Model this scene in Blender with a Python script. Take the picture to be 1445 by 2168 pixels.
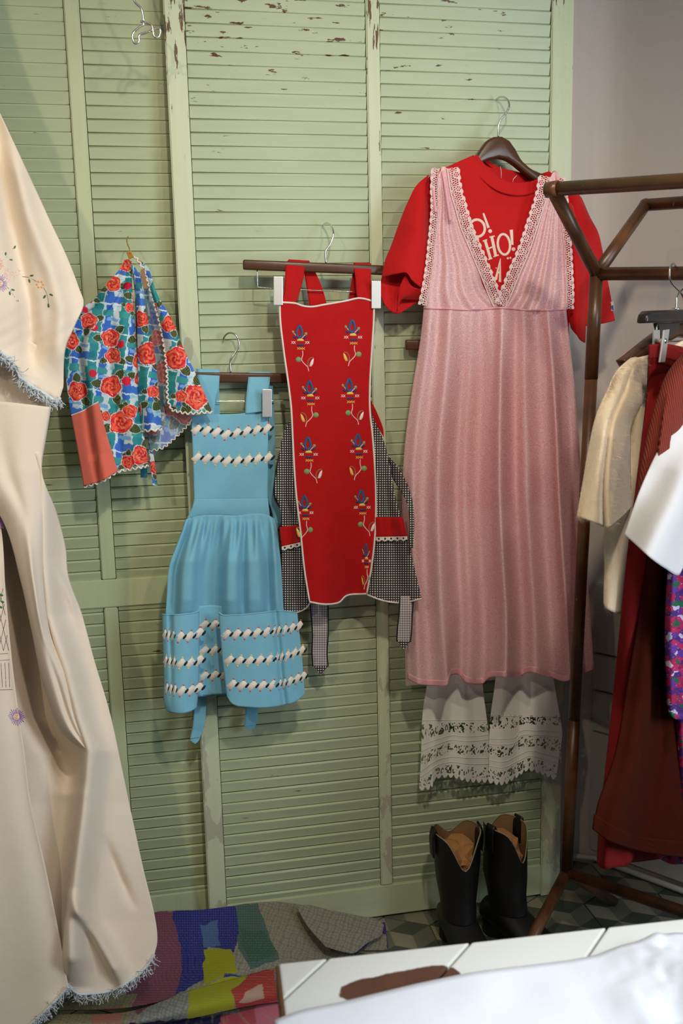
import bpy, bmesh, math, random
import numpy as np
from mathutils import Vector, Matrix

# ------------------------------------------------------------------ reset
for o in list(bpy.data.objects):
    bpy.data.objects.remove(o)
SC = bpy.context.scene
COL = SC.collection
rng = np.random.default_rng(7)
random.seed(7)

# ------------------------------------------------------------------ camera
W_IMG, H_IMG, F_PX = 1445.0, 2168.0, 1995.0
CAM = np.array([0.0, -2.1, 1.391])
_y, _p, _r = 0.187, 0.1655, -0.02354
fwd = np.array([math.sin(_y)*math.cos(_p), math.cos(_y)*math.cos(_p), -math.sin(_p)])
right = np.array([math.cos(_y), -math.sin(_y), 0.0])
up = np.cross(right, fwd)
RR = right*math.cos(_r) + up*math.sin(_r)
UU = -right*math.sin(_r) + up*math.cos(_r)
cd = bpy.data.cameras.new('camera')
cam = bpy.data.objects.new('camera', cd)
COL.objects.link(cam)
cam.matrix_world = Matrix(((RR[0], UU[0], -fwd[0], CAM[0]), (RR[1], UU[1], -fwd[1], CAM[1]),
                           (RR[2], UU[2], -fwd[2], CAM[2]), (0, 0, 0, 1)))
cd.sensor_fit = 'VERTICAL'
cd.sensor_height = 36.0
cd.sensor_width = 24.0
cd.lens = F_PX/H_IMG*36.0
cd.clip_start = 0.02
cd.dof.use_dof = True
cd.dof.focus_distance = 2.05
cd.dof.aperture_fstop = 7.1
SC.camera = cam

# ------------------------------------------------------------------ world, lights, exposure
wd = bpy.data.worlds.new('world'); SC.world = wd; wd.use_nodes = True
wd.node_tree.nodes['Background'].inputs[0].default_value = (0.62, 0.72, 0.9, 1)
wd.node_tree.nodes['Background'].inputs[1].default_value = 0.16
SC.view_settings.view_transform = 'Standard'
SC.view_settings.look = 'None'
SC.view_settings.exposure = -0.3
SC.view_settings.gamma = 1.0
SC.view_settings.use_curve_mapping = False

def light(name, kind, loc, target, energy, color, **kw):
    l = bpy.data.lights.new(name, kind)
    l.energy = energy; l.color = color
    for k, v in kw.items():
        setattr(l, k, v)
    o = bpy.data.objects.new(name, l); COL.objects.link(o)
    o.location = loc
    d = Vector(target) - Vector(loc)
    o.rotation_euler = d.to_track_quat('-Z', 'Y').to_euler()
    return o
# cool daylight from the shop window at the right, next to the table
light('window_light', 'AREA', (1.75, -2.05, 1.5), (0.30, -1.60, 0.95), 42, (0.78, 0.88, 1.0), shape='RECTANGLE', size=0.8, size_y=1.1)
# warm ceiling spots middle, right and left; cool fill spot added over the table
light('ceiling_and_fill_spot', 'SPOT', (0.34, -1.80, 2.50), (0.45, 0.0, 1.00), 84, (1.0, 0.88, 0.72), spot_size=math.radians(80), spot_blend=1.0, shadow_soft_size=0.05)
light('ceiling_and_fill_spot', 'SPOT', (0.905, -1.785, 2.39), (0.40, 0.0, 1.60), 30, (1.0, 0.85, 0.66), spot_size=math.radians(84), spot_blend=1.0, shadow_soft_size=0.05)
light('ceiling_and_fill_spot', 'SPOT', (-1.1, -2.5, 2.72), (-0.30, 0.0, 1.35), 80, (1.0, 0.80, 0.56), spot_size=math.radians(60), spot_blend=1.0, shadow_soft_size=0.035)
light('ceiling_and_fill_spot', 'SPOT', (0.55, -1.75, 2.75), (0.45, -1.75, 0.75), 135, (0.90, 0.95, 1.0), spot_size=math.radians(38), spot_blend=0.6, shadow_soft_size=0.04)  # added fill to brighten the table top, no known lamp there

# ------------------------------------------------------------------ pixel <-> world helpers
def rays(px, py):
    a = (np.asarray(px, float)-W_IMG/2)/F_PX
    b = (np.asarray(py, float)-H_IMG/2)/F_PX
    return RR*a[..., None] - UU*b[..., None] + fwd
class Frame:
    """a vertical plane in the room; dep = distance in front of it"""
    def __init__(s, O, n):
        s.O = np.array(O, float); s.n = np.array(n, float)
    def __call__(s, px, py, dep=0.0):
        px, py, dep = np.broadcast_arrays(np.asarray(px, float), np.asarray(py, float), np.asarray(dep, float))
        d = rays(px, py)
        k = ((s.O-CAM)@s.n + dep)/(d@s.n)
        return CAM + d*k[..., None]
DOOR = Frame((0, 0, 0), (0, -1, 0))
def atz(px, py, z):
    d = rays(px, py); k = (z-CAM[2])/d[..., 2]
    return CAM + d*np.asarray(k)[..., None]
def project(p):
    v = np.asarray(p)-CAM
    a, b, c = v@RR, -(v@UU), v@fwd
    return W_IMG/2+F_PX*a/c, H_IMG/2+F_PX*b/c

# ------------------------------------------------------------------ object helpers
def tag(o, label=None, cat=None, group=None, kind=None):
    if label: o['label'] = label
    if cat: o['category'] = cat
    if group: o['group'] = group
    if kind: o['kind'] = kind
    return o
def thing(name, label, cat, loc, group=None):
    o = bpy.data.objects.new(name, None); COL.objects.link(o)
    o.location = tuple(float(c) for c in loc); o.empty_display_size = 0.05
    return tag(o, label, cat, group)
def wloc(o):
    v = Vector(o.location)
    if o.parent is not None and 'wl' in o.parent: v = v + Vector(o.parent['wl'])
    return v
def link(name, me, mats, parent=None, smooth=True):
    if not isinstance(mats, (list, tuple)): mats = [mats]
    if len(me.materials) == 0:
        for m in mats: me.materials.append(m)
    if smooth:
        me.polygons.foreach_set('use_smooth', [True]*len(me.polygons))
    o = bpy.data.objects.new(name, me); COL.objects.link(o)
    if parent is not None:
        o.parent = parent
        if parent.type == 'EMPTY':      # meshes are built in room coordinates
            o.matrix_parent_inverse = Matrix.Translation(-Vector(parent.location))
    return o
def mesh_from(name, V, F):
    me = bpy.data.meshes.new(name)
    me.from_pydata([tuple(map(float, v)) for v in V], [], [tuple(map(int, f)) for f in F])
    me.update()
    return me
def bm_link(name, bm, mats, parent=None, smooth=True):
    bmesh.ops.recalc_face_normals(bm, faces=bm.faces[:])
    me = bpy.data.meshes.new(name); bm.to_mesh(me); bm.free()
    return link(name, me, mats, parent, smooth)

def cr(t, knots, vals):
    """cubic Hermite (Catmull-Rom) interpolation, vals (K,...)"""
    knots = np.asarray(knots, float); vals = np.asarray(vals, float); t = np.clip(np.asarray(t, float), knots[0], knots[-1])
    K = len(knots)
    if K == 2:
        w = ((t-knots[0])/(knots[1]-knots[0])).reshape(t.shape+(1,)*(vals.ndim-1))
        return vals[0]*(1-w)+vals[1]*w
    m = np.zeros_like(vals)
    dk = np.diff(knots).reshape((-1,)+(1,)*(vals.ndim-1)); dv = np.diff(vals, axis=0)/dk
    m[1:-1] = (dv[:-1]*dk[1:]+dv[1:]*dk[:-1])/(dk[:-1]+dk[1:]); m[0] = dv[0]; m[-1] = dv[-1]
    i = np.clip(np.searchsorted(knots, t, side='right')-1, 0, K-2)
    h = (knots[i+1]-knots[i]); s = (t-knots[i])/h
    sh = t.shape+(1,)*(vals.ndim-1); s = s.reshape(sh); h = h.reshape(sh)
    return ((2*s**3-3*s**2+1)*vals[i]+(s**3-2*s**2+s)*h*m[i]+(-2*s**3+3*s**2)*vals[i+1]+(s**3-s**2)*h*m[i+1])
def path(pts, n, smooth=True):
    """resample a polyline by arc length"""
    p = np.array(pts, float)
    L = np.r_[0, np.cumsum(np.linalg.norm(np.diff(p, axis=0), axis=1))]
    t = np.linspace(0, L[-1], n)
    if smooth: return cr(t, L, p)
    return np.stack([np.interp(t, L, p[:, k]) for k in range(p.shape[1])], 1)

class Surf:
    """lofted cloth patch; rows run left to right and follow each other downwards (image pixels of the photograph's frame), dep = metres off the frame plane"""
    def __init__(s, rows, nu, nv, dep, frame=DOOR, smooth_u=True, smooth_v=True, index_u=False, vwarp=None):
        R = []
        for r in rows:
            if index_u:
                q = np.array(r, float); R.append(cr(np.linspace(0, len(q)-1, nu), np.arange(len(q)), q) if smooth_u else path(r, nu, False))
            else: R.append(path(r, nu, smooth_u))
        R = np.array(R)
        k = np.r_[0, np.cumsum(np.maximum(np.linalg.norm(np.diff(R, axis=0), axis=2).mean(1), 1e-3))]
        vl = np.linspace(0, 1, nv); vl = np.interp(vl, *vwarp) if vwarp else vl; tv = vl*k[-1]
        G = cr(tv, k, R) if smooth_v else np.stack([np.stack([np.interp(tv, k, R[:, j, c]) for j in range(nu)], 1) for c in (0, 1)], 2)
        s.px, s.py = G[..., 0], G[..., 1]
        s.u, s.v = np.meshgrid(np.linspace(0, 1, nu), vl)
        s.dep = np.broadcast_to(np.asarray(dep(s.u, s.v, s.px, s.py) if callable(dep) else dep, float), s.px.shape)
        s.frame = frame
        s.V = frame(s.px, s.py, s.dep)
        s.nu, s.nv = nu, nv
    def depth_at(s, px, py):
        px = np.atleast_1d(px); py = np.atleast_1d(py); out = np.zeros(len(px))
        fx, fy, fd = s.px.ravel(), s.py.ravel(), s.dep.ravel()
        for i in range(len(px)):
            d = (fx-px[i])**2+(fy-py[i])**2
            j = np.argpartition(d, 4)[:4]; w = 1/(d[j]+0.5)
            out[i] = (fd[j]*w).sum()/w.sum()
        return out
    def build(s, name, mats, parent=None, hole=None, color=None, thick=0.0012, matidx=None, uvscale=100.0):
        nv, nu = s.nv, s.nu
        idx = np.arange(nv*nu).reshape(nv, nu)
        F = np.stack([idx[:-1, :-1], idx[1:, :-1], idx[1:, 1:], idx[:-1, 1:]], 2).reshape(-1, 4)
        mi = None
        if matidx is not None: mi = np.asarray(matidx)[:-1, :-1].reshape(-1)
        if hole is not None:
            hm = (hole[:-1, :-1].astype(int)+hole[1:, :-1]+hole[1:, 1:]+hole[:-1, 1:]) >= 2
            keep = ~hm.reshape(-1); F = F[keep]
            if mi is not None: mi = mi[keep]
        me = fast_mesh(name, s.V.reshape(-1, 3), F, np.stack([s.px, s.py], 2).reshape(-1, 2)/uvscale)
        if color is not None:
            at = me.color_attributes.new('print', 'FLOAT_COLOR', 'POINT')
            c = np.concatenate([color.reshape(-1, 3), np.ones((nv*nu, 1))], 1)
            at.data.foreach_set('color', c.astype(np.float32).ravel())
        o = link(name, me, mats, parent)
        if mi is not None: me.polygons.foreach_set('material_index', mi.astype(np.int32))
        if thick:
            m = o.modifiers.new('cloth_thickness', 'SOLIDIFY'); m.thickness = thick; m.offset = 0
        return o
def fast_mesh(name, V, F, uv=None):
    me = bpy.data.meshes.new(name)
    nF = len(F); k = F.shape[1]
    me.vertices.add(len(V)); me.vertices.foreach_set('co', np.asarray(V, np.float32).ravel())
    me.loops.add(nF*k); me.loops.foreach_set('vertex_index', F.astype(np.int32).ravel())
    me.polygons.add(nF); me.polygons.foreach_set('loop_start', np.arange(0, nF*k, k, dtype=np.int32))
    me.update(calc_edges=True)
    if uv is not None:
        l = me.uv_layers.new(name='UVMap')
        l.data.foreach_set('uv', np.asarray(uv, np.float32)[F.ravel()].ravel())
    return me

def tube_mesh(pts, r, seg=10, closed=False, caps=True):
    p = np.array(pts, float); n = len(p)
    r = np.broadcast_to(np.asarray(r, float), (n,))
    T = np.gradient(p, axis=0)
    if closed: T = np.roll(p, -1, 0)-np.roll(p, 1, 0)
    T /= np.linalg.norm(T, axis=1)[:, None]+1e-12
    a = np.array([0, 0, 1.0]) if abs(T[0][2]) < .9 else np.array([0, 1.0, 0])
    N = np.cross(T[0], a); N /= np.linalg.norm(N)
    V = []
    for i in range(n):
        N = N-T[i]*(N@T[i]); N /= np.linalg.norm(N); B = np.cross(T[i], N)
        for k in range(seg):
            t = 2*math.pi*k/seg
            V.append(p[i]+r[i]*(N*math.cos(t)+B*math.sin(t)))
    F = []
    m = n if closed else n-1
    for i in range(m):
        j = (i+1) % n
        for k in range(seg):
            F.append((i*seg+k, i*seg+(k+1) % seg, j*seg+(k+1) % seg, j*seg+k))
    if caps and not closed:
        F.append(tuple(range(seg))[::-1]); F.append(tuple((n-1)*seg+k for k in range(seg)))
    return V, F
def tube(name, pts, r, mat, parent=None, seg=10, smooth_n=None, closed=False):
    if smooth_n: pts = path(pts, smooth_n)
    V, F = tube_mesh(pts, r, seg, closed)
    return link(name, mesh_from(name, V, F), mat, parent)
def merged(parts):
    V = []; F = []
    for v, f in parts:
        b = len(V); V += list(v); F += [tuple(i+b for i in q) for q in f]
    return V, F
def prism_bm(front, off, bevel=0.0, segs=2):
    """front: (N,3) outline, off: vector to the back outline"""
    bm = bmesh.new(); off = np.asarray(off, float)
    a = [bm.verts.new(tuple(map(float, v))) for v in front]
    b = [bm.verts.new(tuple(map(float, v+off))) for v in front]
    bm.faces.new(a); bm.faces.new(b[::-1]); n = len(a)
    for i in range(n): bm.faces.new((a[i], b[i], b[(i+1) % n], a[(i+1) % n]))
    bmesh.ops.recalc_face_normals(bm, faces=bm.faces[:])
    if bevel: bmesh.ops.bevel(bm, geom=bm.edges[:], offset=bevel, segments=segs, affect='EDGES', profile=.6, clamp_overlap=True)
    return bm
def prism(name, poly_px, dep, thick, mat, parent=None, frame=DOOR, bevel=0.0015, smooth=False):
    p = np.array(poly_px, float)
    fr = frame(p[:, 0], p[:, 1], dep)
    return bm_link(name, prism_bm(fr, -frame.n*thick, bevel), mat, parent, smooth)
def box_bm(c, s, bevel=0.0, rotz=0.0):
    bm = bmesh.new(); bmesh.ops.create_cube(bm, size=1)
    bmesh.ops.scale(bm, vec=s, verts=bm.verts)
    if bevel: bmesh.ops.bevel(bm, geom=bm.edges[:], offset=bevel, segments=2, affect='EDGES', clamp_overlap=True)
    if rotz: bmesh.ops.rotate(bm, matrix=Matrix.Rotation(rotz, 3, 'Z'), verts=bm.verts)
    bmesh.ops.translate(bm, vec=c, verts=bm.verts)
    return bm

class Decal:
    """embroidery: raised little shapes of several threads on a cloth surface"""
    def __init__(s, depth_fn, frame=DOOR): s.V = []; s.F = []; s.M = []; s.dep = depth_fn; s.fr = frame
    def poly(s, pts, mat, h=0.0012, inset=.72):
        p = np.array(pts, float); c = p.mean(0); q = c+(p-c)*inset
        d0 = s.dep(p[:, 0], p[:, 1]); d1 = s.dep(q[:, 0], q[:, 1])
        b = len(s.V); n = len(p)
        s.V += list(s.fr(p[:, 0], p[:, 1], d0-0.0004)) + list(s.fr(q[:, 0], q[:, 1], d1+h))
        s.V.append(s.fr(c[0], c[1], s.dep(c[:1], c[1:])[0]+h*1.1))
        for i in range(n):
            j = (i+1) % n
            s.F.append((b+i, b+j, b+n+j, b+n+i)); s.M.append(mat)
            s.F.append((b+n+i, b+n+j, b+2*n)); s.M.append(mat)
    def ell(s, x, y, rx, ry, mat, rot=0, n=12, h=0.0012):
        t = np.linspace(0, 2*math.pi, n, endpoint=False); c, si = math.cos(rot), math.sin(rot)
        X = rx*np.cos(t); Y = ry*np.sin(t)
        s.poly(np.stack([x+X*c-Y*si, y+X*si+Y*c], 1), mat, h)
    def stroke(s, pts, w, mat, h=0.001, n=None, closed=False, smooth=True):
        p = np.array(pts, float)
        if closed: p = np.vstack([p, p[:1]])
        L = np.linalg.norm(np.diff(p, axis=0), axis=1).sum()
        q = path(p, n or max(3, int(L/2.0)), smooth)
        T = np.gradient(q, axis=0); T /= np.linalg.norm(T, axis=1)[:, None]+1e-9
        N = np.stack([-T[:, 1], T[:, 0]], 1)
        w = np.broadcast_to(np.asarray(w, float), (len(q),))[:, None]
        rowsP = [q-N*w/2, q-N*w/4, q+N*w/4, q+N*w/2]; hs = [-.0004, h, h, -.0004]
        b = len(s.V); m = len(q)
        for P_, hh in zip(rowsP, hs): s.V += list(s.fr(P_[:, 0], P_[:, 1], s.dep(P_[:, 0], P_[:, 1])+hh))
        for k in range(3):
            for i in range(m-1):
                s.F.append((b+k*m+i, b+k*m+i+1, b+(k+1)*m+i+1, b+(k+1)*m+i)); s.M.append(mat)
    def build(s, name, mats, parent):
        me = mesh_from(name, s.V, s.F)
        o = link(name, me, mats, parent)
        me.polygons.foreach_set('material_index', s.M)
        return o

def ribbon(name, center, widths, dep, mat, parent, frame=DOOR, n=40, nw=5, thick=.001, tip=None, matidx=None):
    """a strap or tie: centre line with half widths in px"""
    c = path(center, n); L = np.linspace(0, 1, n)
    w = np.interp(L, np.linspace(0, 1, len(widths)), widths)
    T = np.gradient(c, axis=0); T /= np.linalg.norm(T, axis=1)[:, None]
    N = np.stack([T[:, 1], -T[:, 0]], 1)
    rows = []
    for i in range(n):
        rows.append([tuple(c[i]-N[i]*w[i]*-k) for k in np.linspace(-1, 1, nw)])
    d = dep
    S = Surf(rows, nw, n, (lambda u, v, x, y: d(u, v)) if callable(dep) else dep, frame, smooth_u=False)
    S.build(name, mat, parent, thick=thick)
    return S

# ------------------------------------------------------------------ materials
def lin(c):
    c = np.asarray(c, float)/255.0
    return tuple(np.where(c <= 0.04045, c/12.92, ((c+0.055)/1.055)**2.4))
def rgba(c): return tuple(lin(c))+(1,)
class NT:
    def __init__(s, name):
        s.m = bpy.data.materials.new(name); s.m.use_nodes = True
        s.t = s.m.node_tree; s.b = s.t.nodes['Principled BSDF']; s.out = s.t.nodes['Material Output']
    def n(s, kind, **kw):
        x = s.t.nodes.new(kind)
        for k, v in kw.items():
            if hasattr(x, k): setattr(x, k, v)
            else: x.inputs[k].default_value = v
        return x
    def l(s, a, b): s.t.links.new(a, b)
    def math(s, op, a, b=None, c=None):
        x = s.n('ShaderNodeMath', operation=op)
        for i, v in enumerate((a, b, c)):
            if v is None: continue
            if isinstance(v, (int, float)): x.inputs[i].default_value = v
            else: s.l(v, x.inputs[i])
        return x.outputs[0]
    def mix(s, f, a, b):
        x = s.n('ShaderNodeMix', data_type='RGBA')
        for i, v in ((0, f), (6, a), (7, b)):
            if isinstance(v, (int, float)): x.inputs[i].default_value = v
            elif isinstance(v, tuple): x.inputs[i].default_value = v
            else: s.l(v, x.inputs[i])
        return x.outputs[2]
    def ramp(s, f, stops):
        x = s.n('ShaderNodeValToRGB'); e = x.color_ramp.elements
        while len(e) < len(stops): e.new(0.5)
        for i, (p, c) in enumerate(stops):
            e[i].position = p; e[i].color = c if len(c) == 4 else tuple(c)+(1,)
        s.l(f, x.inputs[0]); return x.outputs[0]
    def bump(s, h, strength=.3, dist=.002):
        x = s.n('ShaderNodeBump'); x.inputs['Strength'].default_value = strength; x.inputs['Distance'].default_value = dist
        s.l(h, x.inputs['Height']); s.l(x.outputs[0], s.b.inputs['Normal']); return x
    def noise(s, vec, scale, detail=3.0, rough=.55):
        x = s.n('ShaderNodeTexNoise'); x.inputs['Scale'].default_value = scale; x.inputs['Detail'].default_value = detail; x.inputs['Roughness'].default_value = rough
        if vec is not None: s.l(vec, x.inputs['Vector'])
        return x.outputs[0]
    def mapping(s, vec, scale=(1, 1, 1), rot=(0, 0, 0), loc=(0, 0, 0)):
        x = s.n('ShaderNodeMapping'); x.inputs['Scale'].default_value = scale; x.inputs['Rotation'].default_value = rot; x.inputs['Location'].default_value = loc
        s.l(vec, x.inputs['Vector']); return x.outputs[0]
    def pos(s): return s.n('ShaderNodeNewGeometry').outputs['Position']
    def uv(s): return s.n('ShaderNodeTexCoord').outputs['UV']
    def set(s, **kw):
        for k, v in kw.items():
            i = s.b.inputs[k.replace('_', ' ')]
            i.default_value = v
def fabric(name, c, c2=None, rough=.85, weave=900, bump=.25, sheen=.15, var=.12, nscale=30):
    t = NT(name); p = t.pos()
    nz = t.noise(p, nscale, 3)
    ca = np.array(rgba(c)); cb = np.array(rgba(c2)) if c2 is not None else np.clip(ca*(1-var), 0, 1)
    cb[3] = 1
    t.l(t.mix(nz, tuple(ca), tuple(cb)), t.b.inputs['Base Color'])
    t.set(Roughness=rough)
    t.b.inputs['Sheen Weight'].default_value = sheen
    t.b.inputs['Specular IOR Level'].default_value = .25
    h = t.noise(t.mapping(p, (1, 1, .25)), weave, 2)
    h2 = t.noise(p, 45, 3)
    t.bump(t.math('ADD', t.math('MULTIPLY', h, .4), h2), bump, .0025)
    return t.m
def plain(name, c, rough=.5, metal=0.0, bump=0, bscale=60, var=0.0):
    t = NT(name)
    t.set(Roughness=rough, Metallic=metal)
    if var:
        nz = t.noise(t.pos(), bscale, 4)
        ca = np.array(rgba(c)); cb = ca*(1-var); cb[3] = 1
        t.l(t.mix(nz, tuple(ca), tuple(cb)), t.b.inputs['Base Color'])
    else: t.b.inputs['Base Color'].default_value = rgba(c)
    if bump: t.bump(t.noise(t.pos(), bscale, 4), bump, .002)
    return t.m

def green_paint(name, base, chips=1.0, grain_axis='z', grey=0.0):
    """old green house paint, dirt in streaks, brown wood where it chipped off"""
    t = NT(name); p = t.pos()
    sc = (6, 6, 60) if grain_axis == 'x' else (60, 60, 4)
    g = t.noise(t.mapping(p, sc), 1.0, 5)
    big = t.noise(p, 3.0, 3)
    c0 = np.array(rgba(base)); c1 = c0*np.array([.80, .82, .76, 1]); c2 = c0*np.array([1.06, 1.03, 1.08, 1])
    colr = t.mix(t.ramp(g, [(.4, (0, 0, 0)), (.8, (.6, .6, .6))]), tuple(c0), tuple(c1))
    colr = t.mix(t.math('MULTIPLY', big, .6), colr, tuple(np.clip(c2, 0, 1)))
    # dirt specks
    ds = t.noise(t.mapping(p, (14, 14, 55) if grain_axis == 'x' else (55, 55, 14)), 1.0, 6, .65)
    colr = t.mix(t.ramp(ds, [(.66, (0, 0, 0)), (.80, (.4, .4, .4))]), colr, rgba((96, 92, 62)))
    sep = t.n('ShaderNodeSeparateXYZ'); t.l(p, sep.inputs[0])
    # chips: more of them high up and to the left of the right-hand door
    ch = t.noise(t.mapping(p, (16, 16, 70) if grain_axis == 'x' else (75, 75, 11)), 1.0, 7, .62)
    zz = t.math('MULTIPLY', t.math('SUBTRACT', sep.outputs[2], 1.75), 0.30)
    zz = t.math('MAXIMUM', t.math('MINIMUM', zz, .105), 0.0)
    zz = t.math('MULTIPLY', zz, t.math('MAXIMUM', t.math('MINIMUM', t.math('SUBTRACT', 1.35, sep.outputs[0]), 1.2), .55)); v = t.math('ADD', ch, t.math('MULTIPLY', zz, chips))
    m = t.ramp(v, [(.715-.012*chips, (0, 0, 0)), (.722-.012*chips, (1, 1, 1))])
    if grey:
        gm = t.noise(t.mapping(p, (22, 22, 9)), 1.0, 5)
        low = t.math('MULTIPLY', t.math('MAXIMUM', t.math('MINIMUM', t.math('SUBTRACT', .95, sep.outputs[2]), .45), -.5), .16)
        gmask = t.ramp(t.math('ADD', gm, low), [(.59, (0, 0, 0)), (.60, (1, 1, 1))])
        colr = t.mix(t.math('MULTIPLY', gmask, grey), colr, rgba((176, 178, 156)))
    t.l(t.mix(m, colr, rgba((92, 58, 30))), t.b.inputs['Base Color'])
    t.set(Roughness=.42); t.b.inputs['Specular IOR Level'].default_value = .4
    t.bump(t.math('SUBTRACT', t.math('MULTIPLY', g, .5), t.math('MULTIPLY', m, .8)), .35, .0015)
    return t.m

GREEN = (186, 200, 166)
M_slatL = green_paint('green_slat_paint', (182, 194, 156), .15, 'x')
M_slatR = green_paint('worn_green_slat_paint', GREEN, .9, 'x')
M_frameL = green_paint('green_frame_paint', (190, 202, 162), 0.0, 'z')
M_frameR = green_paint('worn_green_frame_paint', (198, 210, 176), 1.35, 'z', grey=.9)
M_railR = green_paint('green_rail_paint', (190, 202, 166), .4, 'x')
M_wall = plain('off_white_wall_paint', (205, 194, 186), .8, bump=.15, bscale=120, var=.06)
M_plankw = plain('white_plank_paint', (192, 188, 180), .6, bump=.2, bscale=40, var=.1)
M_ceil = plain('ceiling_paint', (225, 222, 216), .8, var=.03)
M_wood = NT('dark_hanger_wood')
_g = M_wood.noise(M_wood.mapping(M_wood.pos(), (8, 60, 90)), 1.0, 5)
M_wood.l(M_wood.mix(_g, rgba((92, 60, 38)), rgba((62, 38, 24))), M_wood.b.inputs['Base Color']); M_wood.set(Roughness=.3); M_wood = M_wood.m
M_chrome = plain('chrome_wire', (225, 222, 215), .18, 1.0)
M_clip = plain('brushed_steel_clip', (212, 210, 205), .38, .75)
M_brass = plain('brass_clip', (170, 130, 60), .4, .8, var=.2)

# rusty brown pipe
def pipe_mat():
    t = NT('brown_lacquered_pipe'); p = t.pos()
    a = t.noise(p, 14, 5, .65); b = t.noise(t.mapping(p, (70, 70, 40)), 1.0, 5, .6)
    c = t.ramp(a, [(.3, rgba((58, 36, 22))), (.55, rgba((92, 58, 32))), (.75, rgba((112, 70, 40)))])
    m = t.ramp(b, [(.69, (0, 0, 0)), (.71, (1, 1, 1))])
    t.l(t.mix(t.math('MULTIPLY', m, .7), c, rgba((150, 145, 130))), t.b.inputs['Base Color'])
    t.set(Roughness=.34); t.bump(a, .15, .002); return t.m
M_pipe = pipe_mat()

# ================================================================== STRUCTURE
def struct(o): o['kind'] = 'structure'; return o
def quad(name, pts, mat):
    return struct(link(name, mesh_from(name, pts, [tuple(range(len(pts)))]), mat, smooth=False))
WD = np.array([.5948, -.8039, 0])      # direction of the right wall (towards the camera)
WN = np.array([-.8039, -.5948, 0])     # its normal
W0 = np.array([1.162, .085, 0])
RW = Frame(W0, WN)
ZC = 2.85
def slab(name, pts, z0, z1, mat):
    """vertical wall from plan points"""
    V = [(x, y, z0) for x, y in pts]+[(x, y, z1) for x, y in pts]; n = len(pts)
    return struct(link(name, mesh_from(name, V, [(i, i+1, n+i+1, n+i) for i in range(n-1)]), mat, smooth=n > 4))
cA = W0-WD*.045
wall_end = W0+WD*1.25
slab('wall_back', [(-2.6, .165), (1.03, .165)], 0, ZC, M_wall)
arc = [tuple(p) for p in path([(1.03, .165), (1.075, .158), (1.11, .143), tuple(cA[:2])], 16)]
slab('wall_right', arc+[tuple((cA+(wall_end-cA)*k)[:2]) for k in (.03, .1, .4, 1)], 0, ZC, M_wall)
slab('wall_left', [(-2.6, -3.6), (-2.6, .165)], 0, ZC, M_wall)
quad('ceiling', [(-2.6, -3.6, ZC), (2.6, -3.6, ZC), (2.6, .3, ZC), (-2.6, .3, ZC)][::-1], M_ceil)
# planked dado of the right wall: each board one piece
wr = bpy.data.objects['wall_right']
seams = [(1262, 1231.5), (1262, 1381), (1262, 1459.5), (1262, 1547)]
zs = [float(RW(x, y, 0.012)[2]) for x, y in seams]+[0.03]
for i in range(len(zs)-1):
    z1, z0 = zs[i]-.0025, zs[i+1]+.0025
    a = W0-WD*.085; b = W0+WD*1.2
    c = (a+b)/2+WN*.012; c[2] = (z0+z1)/2
    bm = box_bm((0, 0, 0), (1.285, .020, z1-z0), .003)
    bmesh.ops.rotate(bm, matrix=Matrix.Rotation(math.atan2(WD[1], WD[0]), 3, 'Z'), verts=bm.verts)
    bmesh.ops.translate(bm, vec=tuple(c), verts=bm.verts)
    bm_link('plank', bm, M_plankw, wr, False)
V, F = tube_mesh([(x, y, .012) for x, y in [(1.0, .150), (1.06, .146), (1.105, .128), tuple((cA+WN*.022)[:2]), tuple((wall_end+WN*.022)[:2])]], .008, 8)
struct(link('baseboard_right', mesh_from('baseboard_right', V, F), M_plankw))

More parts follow.
